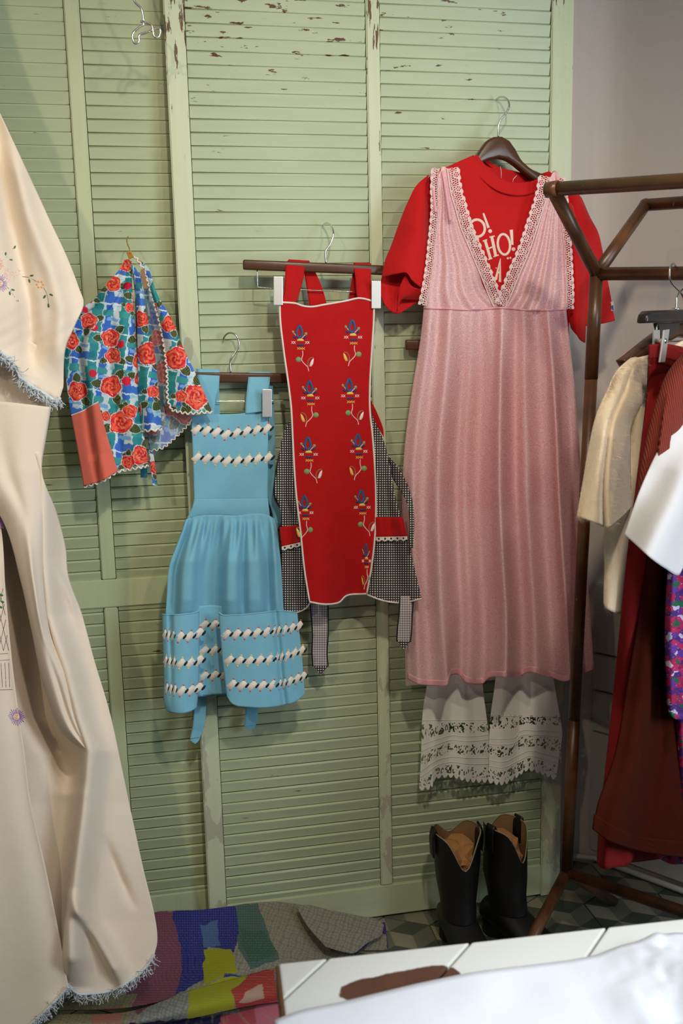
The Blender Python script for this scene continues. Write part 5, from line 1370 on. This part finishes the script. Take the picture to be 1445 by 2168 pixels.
S_ff = Surf([[(-140, 850), (0, 850), (108, 862)], [(-120, 916), (0, 916), (99, 916)], [(-80, 986), (20, 986), (88, 988)], [(0, 1090), (50, 1090), (91, 1095)], [(44, 1230), (68, 1232), (92, 1238)], [(66, 1330), (86, 1334), (106, 1340)], [(92, 1448), (116, 1440), (142, 1430)], [(140, 1560), (155, 1548), (168, 1530)], [(180, 1589), (185, 1588), (190, 1586)]], 40, 120,
            lambda u, v, x, y: tc_main(u, v, x, y)*.0+np.interp(y, [850, 1000, 1300, 1590], [.262, .280, .285, .255])+.030*np.sin(u*math.pi)**.7-.012*gaus(u, .55, .12)*np.sin(v*9), DOOR)
S_ff.build('front_fold', M_tc, tc)

# ================================================================== PIPE CLOTHES RACK
e_dir = np.array([.8039, .5948, 0]); RD = WD
RP0 = np.array([.869, -.3, 1.538]); RPB = np.array([.864, -.22, .20])
rk = thing('clothes_rack', 'brown metal pipe clothes rack with Y shaped ends in front of the white wall', 'clothes rack', (.864, -.22, 0))
pr = .0128
FA = np.array([.731, -.40, 1.682]); BA = np.array([1.038, -.175, 1.69])
LEN = .95
bar_m = RP0+RD*LEN+np.array([0, 0, -.068*LEN]); bar_f = FA+RD*LEN+np.array([0, 0, -.075*LEN]); bar_b = BA+RD*LEN+np.array([0, 0, -.055*LEN])
low_e = RPB+RD*LEN+np.array([0, 0, .05])
post_top2 = bar_m; post_bot2 = np.array([low_e[0], low_e[1], .22])
def pipe(name, a, b, r=pr, n=2): 
    q = np.array([a+(b-a)*k for k in np.linspace(0, 1, n)]); tube(name, q, r, M_pipe, rk, 20)
def knob(p, r): 
    bm = bmesh.new(); bmesh.ops.create_uvsphere(bm, u_segments=16, v_segments=10, radius=r); bmesh.ops.translate(bm, vec=tuple(p), verts=bm.verts); bm_link('weld', bm, M_pipe, rk)
jn = RPB+(RP0-RPB)*.285; jn2 = RPB+(RP0-RPB)*.845
pipe('post', jn, jn2); pipe('post', jn2, RP0, pr*1.06); pipe('post', RPB, jn, pr*1.06)
pipe('arm', RP0, FA); pipe('arm', RP0, BA)
pipe('front_bar', FA, bar_f); pipe('hanging_bar', RP0, bar_m); pipe('back_bar', BA, bar_b); pipe('lower_bar', RPB, low_e)
ff = RPB-e_dir*.30; ff[2] = pr; fb = RPB+e_dir*.24; fb[2] = pr
pipe('foot', RPB, ff); pipe('foot', RPB, fb)
pipe('post', low_e, bar_m); pipe('arm', bar_m, bar_f); pipe('arm', bar_m, bar_b)
f2 = low_e-e_dir*.30; f2[2] = pr; f3 = low_e+e_dir*.24; f3[2] = pr
pipe('foot', low_e, f2); pipe('foot', low_e, f3)
for p in (RP0, RPB, BA, bar_m, low_e, bar_f, bar_b): knob(p, pr*1.08)
tube('end_cap', [FA-RD*.012, FA+RD*.012], pr*1.12, M_pipe, rk, 20)

# ------------------------------------------------------------------ garments on the rack
RD_h = RD
def rf(t): return Frame(RP0+RD*t, RD)
def barz(t): return float((RP0+np.array([0, 0, -.068*t]))[2])
def rack_hook(parent, t, px, py0, frame, mat=M_chrome):
    """question-mark hook over the hanging bar; stands in the garment's plane"""
    c = RP0+RD*t; c[2] = barz(t)
    base = frame(px, py0, 0.0)
    R_ = .0175
    pts = [base, np.array([base[0], base[1], c[2]-.048])]
    s_ = (base-c)@e_dir
    for a in np.linspace(-150, 60, 16):
        r_ = math.radians(a)
        pts.append(c+e_dir*(R_*math.sin(r_))+np.array([0, 0, R_*math.cos(r_)]))
    q = path(np.array(pts), 50)
    tube('hook', q, .0020, mat, parent, 8)
# cream angora sweater
def cs(a, b): return (1180+a*.2998, 700+b*.2998)
F_sw = rf(.158)
M_ang = fabric('cream_angora', (234, 216, 186), (224, 204, 172), weave=300, bump=.5, sheen=.6, nscale=25)
hsw = thing('coat_hanger', 'dark wooden hanger with its slanting arm inside the cream sweater', 'hanger', F_sw(1440, 700, 0))
prism('shoulders', [(1325, 762), (1342, 752), (1385, 716), (1420, 690), (1450, 678), (1480, 690), (1530, 722), (1580, 765), (1570, 782), (1520, 745), (1470, 716), (1440, 712), (1400, 735), (1360, 776), (1340, 785)], .012, .024, M_wood, hsw, F_sw, .006, True)
rack_hook(hsw, .158, 1445, 685, F_sw)
sw = thing('sweater', 'fluffy cream angora short sleeved sweater on the rack', 'sweater', F_sw(1330, 1320, 0))
def bulge(b, amp, k=1.0): return lambda u, v, x, y: b+amp*np.sin(u*math.pi)**k*np.clip(v*3, .3, 1)
S_s = Surf([[cs(515, 200), cs(560, 192), cs(640, 215)], [cs(420, 280), cs(520, 280), cs(640, 300)], [cs(350, 420), cs(500, 420), cs(630, 430)], [cs(270, 620), cs(400, 640), cs(520, 640)], [cs(220, 850), cs(380, 870), cs(505, 870)], [cs(180, 1080), cs(340, 1120), cs(510, 1120)], [cs(138, 1310), cs(250, 1352), cs(350, 1390), cs(430, 1335), cs(520, 1240)]], 60, 90,
           lambda u, v, x, y: .03+.035*np.sin(u*math.pi)*np.clip(v*2, .3, 1)-.02*gaus(u, .42, .06)*v, F_sw)
S_s.build('sleeve', M_ang, sw, thick=.004)
S_b = Surf([[cs(520, 200), cs(760, 140), (1450, 720), (1540, 760)], [cs(500, 450), cs(700, 450), (1500, 850), (1580, 850)], [cs(480, 900), cs(700, 900), (1500, 980), (1570, 980)], [cs(335, 1380), cs(600, 1350), (1480, 1100), (1560, 1100)], [cs(330, 1700), cs(600, 1700), (1470, 1210), (1550, 1210)], [cs(330, 1925), cs(345, 1960), cs(400, 1990), cs(500, 2000), (1450, 1290), (1545, 1290)]], 80, 90,
           lambda u, v, x, y: .012+.03*np.sin(u*math.pi)+.008*np.sin(u*15), F_sw)
S_b.build('body', M_ang, sw, thick=.004)
# angora fuzz
parts = []; r_ = np.random.default_rng(3)
for S_, n in ((S_s, 15000), (S_b, 8000)):
    for k in range(n):
        i = r_.integers(0, S_.nv); j = r_.integers(0, S_.nu) if r_.random() < .5 else min(S_.nu-1, int(abs(r_.normal(0, 2))))
        p = S_.V[i, j]; d = RD*r_.uniform(.1, 1)-e_dir*r_.uniform(-.3, 1.0)+np.array([0, 0, r_.uniform(-.9, .3)]); d /= np.linalg.norm(d)
        L = r_.uniform(.006, .016); s_ = np.cross(d, RD); s_ /= np.linalg.norm(s_)+1e-9; w = .00012
        b = np.array([0, 0, -.004*r_.random()])
        parts.append(([p-s_*w, p+s_*w, p+d*L*.6+b*.3+s_*w*.7, p+d*L*.6+b*.3-s_*w*.7, p+d*L+b], [(0, 1, 2, 3), (3, 2, 4)]))
V, F = merged(parts); o = link('fuzz', mesh_from('fuzz', V, F), M_ang, sw); o['kind'] = 'stuff'
# red trousers on a black clip hanger
F_r = rf(.19)
M_blk = plain('black_hanger', (40, 38, 36), .25, var=.2)
hk = thing('clip_hanger', 'black clip hanger with steel clips on the rack', 'hanger', F_r(1440, 670, 0))
def ck(a, b): return (1330+a*.1107, 560+b*.1107)
prism('bar', [ck(350, 1120), ck(372, 960), ck(440, 880), ck(1040, 858), (1600, 650), (1600, 682), ck(1040, 1092), ck(700, 1108)], .010, .020, M_blk, hk, F_r, .004, True)
prism('neck', [ck(560, 1115), ck(980, 1100), ck(970, 1250), ck(860, 1310), ck(740, 1450), ck(640, 1450)], .004, .010, M_blk, hk, F_r, .002)
tube('clip_rail', F_r(np.array([ck(540, 1110)[0], ck(530, 1300)[0], ck(520, 1480)[0], ck(750, 1480)[0], 1600]), np.array([ck(540, 1110)[1], ck(530, 1300)[1], ck(520, 1480)[1], ck(750, 1470)[1], 716]), .004), .0015, M_chrome, hk, 8)
prism('clip', [ck(680, 1255), ck(786, 1238), ck(700, 1868), ck(597, 1872)], .056, .003, M_clip, hk, F_r, .0007)
prism('clip', [ck(482, 1255), ck(600, 1250), ck(610, 1530), ck(482, 1540)], .012, .003, M_clip, hk, F_r, .0007)
tube('clip_spring', [F_r(*ck(560, 1470), .012), F_r(*ck(680, 1460), .055)], .005, M_chrome, hk, 10)
rack_hook(hk, .19, *ck(905, 860), F_r)
tube('hook_collar', [F_r(*ck(895, 850), 0), F_r(*ck(895, 826), 0)], [.010, .006], M_chrome, hk, 14)
M_redw = fabric('red_wool', (132, 18, 16), (112, 12, 12), bump=.2, sheen=0)
tr_ = thing('trousers', 'red trousers clipped to the black hanger on the rack', 'trousers', F_r(1300, 1830, 0))
S_t1 = Surf([[(1374, 733), (1392, 728), (1450, 735), (1560, 735)], [(1372, 800), (1420, 800), (1570, 800)], [(1356, 950), (1420, 950), (1575, 950)], [(1330, 1150), (1400, 1150), (1560, 1150)], [(1310, 1350), (1370, 1350), (1480, 1350)], [(1290, 1550), (1340, 1550), (1440, 1550)], [(1274, 1700), (1320, 1700), (1400, 1700)], [(1266, 1780), (1300, 1800), (1345, 1770)], [(1264, 1828), (1275, 1838), (1300, 1836), (1325, 1832), (1335, 1822), (1340, 1805)]], 50, 140,
            lambda u, v, x, y: .012+.03*np.sin(u*math.pi)*np.clip(v*3, .3, 1)+.008*np.sin(u*9), F_r)
S_t1.build('leg', M_redw, tr_, thick=.003)
S_t2 = Surf([[(1380, 735), (1450, 740), (1555, 740)], [(1375, 900), (1450, 900), (1570, 900)], [(1340, 1300), (1420, 1300), (1550, 1300)], [(1310, 1700), (1380, 1700), (1480, 1700)], [(1285, 1828), (1330, 1826), (1420, 1815)]], 30, 60, lambda u, v, x, y: -.012-.01*np.sin(u*math.pi), F_r)
S_t2.build('leg', M_redw, tr_, thick=.003)
S_t3 = Surf([[(1374, 730), (1400, 728), (1450, 745), (1560, 735)], [(1374, 760), (1410, 760), (1460, 775), (1562, 765)]], 30, 8, .046, F_r)
S_t3.build('waistband', M_redw, tr_, thick=.003)
# long brown wool coat dress with a ribbed rust cardigan over it
F_b = rf(.218)
M_brn = fabric('dark_rust_wool', (66, 22, 10), (54, 17, 8), bump=.25, weave=600, sheen=0, rough=1.0); M_brn.node_tree.nodes['Principled BSDF'].inputs['Specular IOR Level'].default_value = .08
M_knit = NT('rust_rib_knit')
_w = M_knit.n('ShaderNodeTexWave'); _w.inputs['Scale'].default_value = 8.0; _w.inputs['Distortion'].default_value = .6
M_knit.l(M_knit.mapping(M_knit.uv(), (1, .25, 1), (0, 0, .5)), _w.inputs['Vector'])
M_knit.l(M_knit.mix(_w.outputs[1], rgba((104, 32, 16)), rgba((132, 46, 24))), M_knit.b.inputs['Base Color']); M_knit.set(Roughness=.9); M_knit.bump(_w.outputs[1], .6, .003); M_knit = M_knit.m
dr = thing('skirt', 'long dark brown skirt with a deep hem band hanging on the rack', 'skirt', F_b(1350, 1800, 0))
S_d = Surf([[(1400, 900), (1450, 890), (1560, 890)], [(1385, 1050), (1450, 1050), (1580, 1050)], [(1360, 1250), (1450, 1250), (1600, 1250)], [(1330, 1430), (1450, 1430), (1625, 1430)], [(1300, 1600), (1420, 1600), (1650, 1600)], [(1266, 1700), (1400, 1725), (1670, 1725)], [(1254, 1756), (1285, 1778), (1330, 1795), (1437, 1814), (1682, 1808)]], 90, 120,
           lambda u, v, x, y: .012+.035*np.sin(u*math.pi)+v*(.016*gaus(u, .12, .08)-.014*gaus(u, .25, .06)+.012*gaus(u, .5, .1)), F_b)
S_d.build('panel', M_brn, dr, thick=.003)
S_db = Surf([[(1258, 1724), (1290, 1745), (1330, 1764), (1437, 1780), (1676, 1770)], [(1254, 1756), (1285, 1778), (1330, 1795), (1437, 1814), (1682, 1808)]], 80, 12, lambda u, v, x, y: S_d.depth_at(x.ravel(), y.ravel()).reshape(x.shape)+.005, F_b)
S_db.build('hem_band', M_brn, dr, thick=.003)
S_d2 = Surf([[(1405, 905), (1560, 905)], [(1370, 1250), (1590, 1250)], [(1275, 1690), (1660, 1690)], [(1268, 1745), (1665, 1790)]], 30, 60, -.012, F_b)
S_d2.build('back_panel', M_brn, dr, thick=.003)
F_c = rf(.226)
cg = thing('cardigan', 'rust red ribbed knit cardigan on the rack', 'cardigan', F_c(1420, 1050, 0))
S_c1 = Surf([[(1445, 752), (1480, 740), (1540, 740)], [(1415, 790), (1460, 790), (1560, 800)], [(1392, 850), (1450, 850), (1575, 870)], [(1372, 920), (1430, 920), (1580, 940)], [(1356, 1000), (1420, 1000), (1585, 1010)], [(1348, 1080), (1410, 1090), (1580, 1100)]], 70, 80,
            lambda u, v, x, y: .06+.035*np.sin(u*math.pi)**.7-.035*gaus(u, .42, .07)*np.clip((v-.3)*4, 0, 1), F_c)
S_c1.build('body', M_knit, cg, thick=.005)
S_c2 = Surf([[(1410, 830), (1418, 828), (1426, 835)], [(1404, 870), (1414, 866), (1424, 870)], [(1392, 960), (1402, 960), (1412, 960)], [(1378, 1060), (1388, 1062), (1398, 1062)]], 12, 60, lambda u, v, x, y: S_c1.depth_at(x.ravel(), y.ravel()).reshape(x.shape)+.006, F_c)
S_c2.build('button_band', M_knit, cg, thick=.005)
# purple floral dress
F_p = rf(.262)
def purple_mat():
    t = NT('purple_floral_print'); uv = t.uv()
    vo = t.n('ShaderNodeTexVoronoi', feature='F1'); vo.inputs['Scale'].default_value = 8.5
    nz = t.n('ShaderNodeTexNoise'); nz.inputs['Scale'].default_value = 14; nz.inputs['Detail'].default_value = 4; t.l(uv, nz.inputs['Vector'])
    ad = t.n('ShaderNodeMixRGB', blend_type='ADD'); ad.inputs[0].default_value = .10; t.l(uv, ad.inputs[1]); t.l(nz.outputs[1], ad.inputs[2]); t.l(ad.outputs[0], vo.inputs['Vector'])
    sep = t.n('ShaderNodeSeparateColor'); t.l(vo.outputs['Color'], sep.inputs[0])
    base = t.ramp(sep.outputs[0], [(0, rgba((74, 30, 116))), (.26, rgba((168, 16, 76))), (.52, rgba((96, 44, 146))), (.68, rgba((186, 30, 92))), (.86, rgba((206, 196, 220))), (.93, rgba((10, 96, 60)))])
    [n for n in t.t.nodes if n.type == 'VALTORGB'][0].color_ramp.interpolation = 'CONSTANT'
    n2 = t.noise(uv, 26, 4)
    c = t.mix(t.ramp(n2, [(.64, (0, 0, 0)), (.68, (1, 1, 1))]), base, rgba((206, 190, 214)))
    c = t.mix(t.ramp(t.noise(uv, 12, 3), [(.30, (1, 1, 1)), (.36, (0, 0, 0))]), c, rgba((70, 24, 110)))
    t.l(c, t.b.inputs['Base Color']); t.set(Roughness=.7); return t.m
M_pur = purple_mat()
pd = thing('dress', 'purple and magenta floral dress on the rack below the white blouse', 'dress', F_p(1440, 1820, 0))
S_p1 = Surf([[(1440, 1000), (1500, 1000), (1600, 1000)], [(1414, 1215), (1450, 1215), (1590, 1200)], [(1408, 1320), (1450, 1320), (1600, 1320)], [(1409, 1420), (1450, 1420), (1605, 1420)], [(1413, 1505), (1424, 1520), (1445, 1524), (1610, 1520)]], 60, 80, lambda u, v, x, y: .015+.02*np.sin(u*math.pi)+.010*np.sin(u*22), F_p)
S_p1.build('top_tier', M_pur, pd, thick=.003)
S_p2 = Surf([[(1428, 1480), (1500, 1480), (1600, 1480)], [(1434, 1600), (1500, 1600), (1605, 1600)], [(1438, 1700), (1500, 1700), (1610, 1700)], [(1438, 1800), (1500, 1800), (1615, 1800)], [(1437, 1818), (1448, 1830), (1540, 1845), (1618, 1850)]], 60, 80, lambda u, v, x, y: .0+.02*np.sin(u*math.pi)+.010*np.sin(u*20), F_p)
S_p2.build('skirt', M_pur, pd, thick=.003)
S_p3 = Surf([[(1390, 1806), (1415, 1806), (1445, 1806)], [(1390, 1812), (1402, 1822), (1420, 1829), (1446, 1829)]], 30, 10, lambda u, v, x, y: -.052+.006*np.sin(u*12), F_p)
S_p3.build('hem', M_pur, pd, thick=.003)
# white blouse
F_w = rf(.285)
M_wht = fabric('white_cotton_lawn', (214, 212, 210), (202, 202, 204), bump=.2, nscale=16)
wb = thing('blouse', 'white cotton blouse with a lace edged sleeve on the rack', 'blouse', F_w(1400, 1200, 0))
def cw(a, b): return (1180+a*.2998, 700+b*.2998)
S_w1 = Surf([[(1452, 840), (1470, 830), (1500, 825)], [cw(880, 540), (1480, 880), (1530, 870)], [cw(780, 720), cw(860, 740), (1540, 960)], [cw(680, 900), cw(820, 930), (1545, 1030)], [cw(590, 1100), cw(760, 1160), cw(884, 1200), (1550, 1110)], [cw(510, 1320), cw(620, 1410), cw(740, 1500), cw(884, 1560), (1550, 1190)], [cw(470, 1440), cw(560, 1520), cw(660, 1610), cw(760, 1680), cw(850, 1725), cw(890, 1660), (1540, 1200)]], 70, 90,
            lambda u, v, x, y: .02+.05*np.sin(u*math.pi)*np.clip(v*2, .3, 1)+.008*np.sin(u*11+v*5)*v, F_w)
S_w1.build('sleeve', M_wht, wb, thick=.0015)
lace_band(S_w1, [cw(468, 1440), cw(560, 1515), cw(660, 1605), cw(760, 1675), cw(848, 1722)], 9, -1, deps=list(S_w1.depth_at(*np.array([cw(468, 1440), cw(560, 1515), cw(660, 1605), cw(760, 1675), cw(848, 1722)]).T)), rep=14, step=.7, mat=M_wht, parent=wb)
S_w2 = Surf([[(1470, 830), (1540, 800), (1640, 830)], [(1480, 1000), (1560, 1000), (1680, 1000)], [(1470, 1180), (1560, 1190), (1700, 1190)]], 40, 50, lambda u, v, x, y: .0+.03*np.sin(u*math.pi), F_w)
S_w2.build('body', M_wht, wb, thick=.0015)

# ================================================================== PAINTED TABLE IN FRONT
TZ = .75
A0 = atz(590.0, 2040.0, TZ); A1 = atz(1445.0, 1945.0, TZ); A2 = atz(600.0, 2168.0, TZ)
ex = (A1-A0)/np.linalg.norm(A1-A0); ey = np.array([ex[1], -ex[0], 0])   # ey points to the camera
TLX, TLY = 1.15, .62
def TP(a, b, z=TZ): 
    p = A0+ex*a+ey*b; return np.array([p[0], p[1], z])
tb = thing('table', 'low white painted table with diagonal boards in the foreground', 'table', (*TP(.5, .3)[:2], 0))
def table_paint():
    t = NT('worn_white_table_paint'); p = t.pos()
    n1 = t.noise(p, 30, 5, .6)
    sep = t.n('ShaderNodeSeparateXYZ'); t.l(p, sep.inputs[0])
    # a worn brown patch with its own shape near the left front
    c0 = atz(850.0, 2082.0, TZ); ax = atz(990.0, 2062.0, TZ)-atz(730.0, 2110.0, TZ); L_ = np.linalg.norm(ax)/2; ax /= np.linalg.norm(ax)
    dx = t.math('SUBTRACT', sep.outputs[0], float(c0[0])); dy = t.math('SUBTRACT', sep.outputs[1], float(c0[1]))
    a = t.math('ADD', t.math('MULTIPLY', dx, float(ax[0]/L_)), t.math('MULTIPLY', dy, float(ax[1]/L_)))
    b = t.math('ADD', t.math('MULTIPLY', dx, float(-ax[1]/.020)), t.math('MULTIPLY', dy, float(ax[0]/.020)))
    r = t.math('ADD', t.math('ADD', t.math('POWER', t.math('ABSOLUTE', a), 4.0), t.math('MULTIPLY', b, b)), t.math('MULTIPLY', t.math('SUBTRACT', n1, .5), 1.1))
    m = t.ramp(r, [(.86, (1, 1, 1)), (.96, (0, 0, 0))])
    br = t.mix(n1, rgba((110, 72, 50)), rgba((70, 42, 30)))
    t.l(t.mix(m, rgba((232, 232, 222)), br), t.b.inputs['Base Color']); t.set(Roughness=.5)
    t.bump(n1, .12, .001); return t.m
M_tp = table_paint()
M_te = plain('bare_brown_wood', (128, 84, 48), .6, bump=.2, bscale=50, var=.3)
# diagonal boards clipped to the top
def clip_poly(poly, f):
    out = []
    for i in range(len(poly)):
        p, q = poly[i], poly[(i+1) % len(poly)]; a, b = f(p), f(q)
        if a >= 0: out.append(p)
        if a*b < 0: s_ = a/(a-b); out.append((p[0]+(q[0]-p[0])*s_, p[1]+(q[1]-p[1])*s_))
    return out
s0 = atz(695.0, 2028.0, TZ); s1 = atz(600.0, 2115.0, TZ)
loc = lambda p: ((p-A0)@ex, (p-A0)@ey)
a0_, b0_ = loc(s0); a1_, b1_ = loc(s1); dv_ = np.array([a1_-a0_, b1_-b0_]); dv_ /= np.linalg.norm(dv_); nv_ = np.array([-dv_[1], dv_[0]])
if nv_[0] < 0: nv_ = -nv_
o1 = np.array(loc(atz(1000.0, 1995.0, TZ)))@nv_; o0 = np.array((a0_, b0_))@nv_; o2 = np.array(loc(atz(1285.0, 1962.0, TZ)))@nv_
pw = (o2-o0)/2
for k in range(-2, 16):
    lo, hi = o0+pw*k+.0012, o0+pw*(k+1)-.0012
    rect = [(0, 0), (TLX, 0), (TLX, TLY), (0, TLY)]
    q = clip_poly(rect, lambda p: np.dot(p, nv_)-lo)
    if len(q) > 2: q = clip_poly(q, lambda p: hi-np.dot(p, nv_))
    if len(q) > 2:
        bm = prism_bm(np.array([TP(a, b) for a, b in q]), (0, 0, -.018), .0022, 2); bm_link('board', bm, M_tp, tb, False)
def tbox(name, a0, a1, b0, b1, z0, z1, mat):
    bm = prism_bm(np.array([TP(a0, b0, z1), TP(a1, b0, z1), TP(a1, b1, z1), TP(a0, b1, z1)]), (0, 0, z0-z1), .002, 1); bm_link(name, bm, mat, tb, False)
tbox('edge_strip', -.004, 0, 0, TLY, TZ-.03, TZ-.0005, M_te)
tbox('frame_rail', .03, TLX-.03, .03, .05, TZ-.09, TZ-.018, M_te); tbox('frame_rail', .03, TLX-.03, TLY-.05, TLY-.03, TZ-.09, TZ-.018, M_te)
tbox('frame_rail', .03, .05, .05, TLY-.05, TZ-.09, TZ-.018, M_te); tbox('frame_rail', TLX-.05, TLX-.03, .05, TLY-.05, TZ-.09, TZ-.018, M_te)
for a in (.05, TLX-.10):
    for b in (.05, TLY-.10): tbox('leg', a, a+.05, b, b+.05, 0, TZ-.018, M_te)
# white cloth lying on it
M_wc = fabric('white_table_linen', (240, 242, 246), bump=.15, nscale=14)
edge = [(582, 2166), (630, 2147), (733, 2123), (830, 2100), (927, 2079), (1054, 2056), (1160, 2042), (1248, 2029), (1300, 2016), (1345, 2008), (1400, 1995), (1470, 1985)]
E2 = path(np.array([loc(atz(float(a), float(b), TZ+.004)) for a, b in edge]), 120)
n_v = 70
Vg = []
for j in range(n_v):
    w = j/(n_v-1)
    for i in range(120):
        a = E2[i, 0]; b = E2[i, 1]+(TLY-.02-E2[i, 1])*w
        if i < 12: a = a+(.02-.0)*0
        x, y = a*40, b*40
        lump = max(0, min(1, (a-.30)/.10))*math.exp(-((a-.45)/.16)**2)
        hgt = .0035+.0035*float(val_noise(np.array([x]), np.array([y]), 1.9, 21)[0])+lump*(.040*float(val_noise(np.array([x*1.1+3]), np.array([y*1.2]), 1.6, 22)[0])+.016*float(val_noise(np.array([x*2.6]), np.array([y*2.6+x]), 1.2, 23)[0]))*min(1, w*6+.25)
        Vg.append(TP(a, b, TZ+hgt))
idx = np.arange(n_v*120).reshape(n_v, 120)
Fg = np.stack([idx[:-1, :-1], idx[1:, :-1], idx[1:, 1:], idx[:-1, 1:]], 2).reshape(-1, 4)
me = fast_mesh('white_cloth', np.array(Vg), Fg)
wc = thing('table_linen', 'white cloth bunched up on the painted table in the foreground', 'cloth', TP(.45, .2, TZ))
o = link('sheet', me, M_wc, wc); mo = o.modifiers.new('thick', 'SOLIDIFY'); mo.thickness = .0015; mo.offset = 1
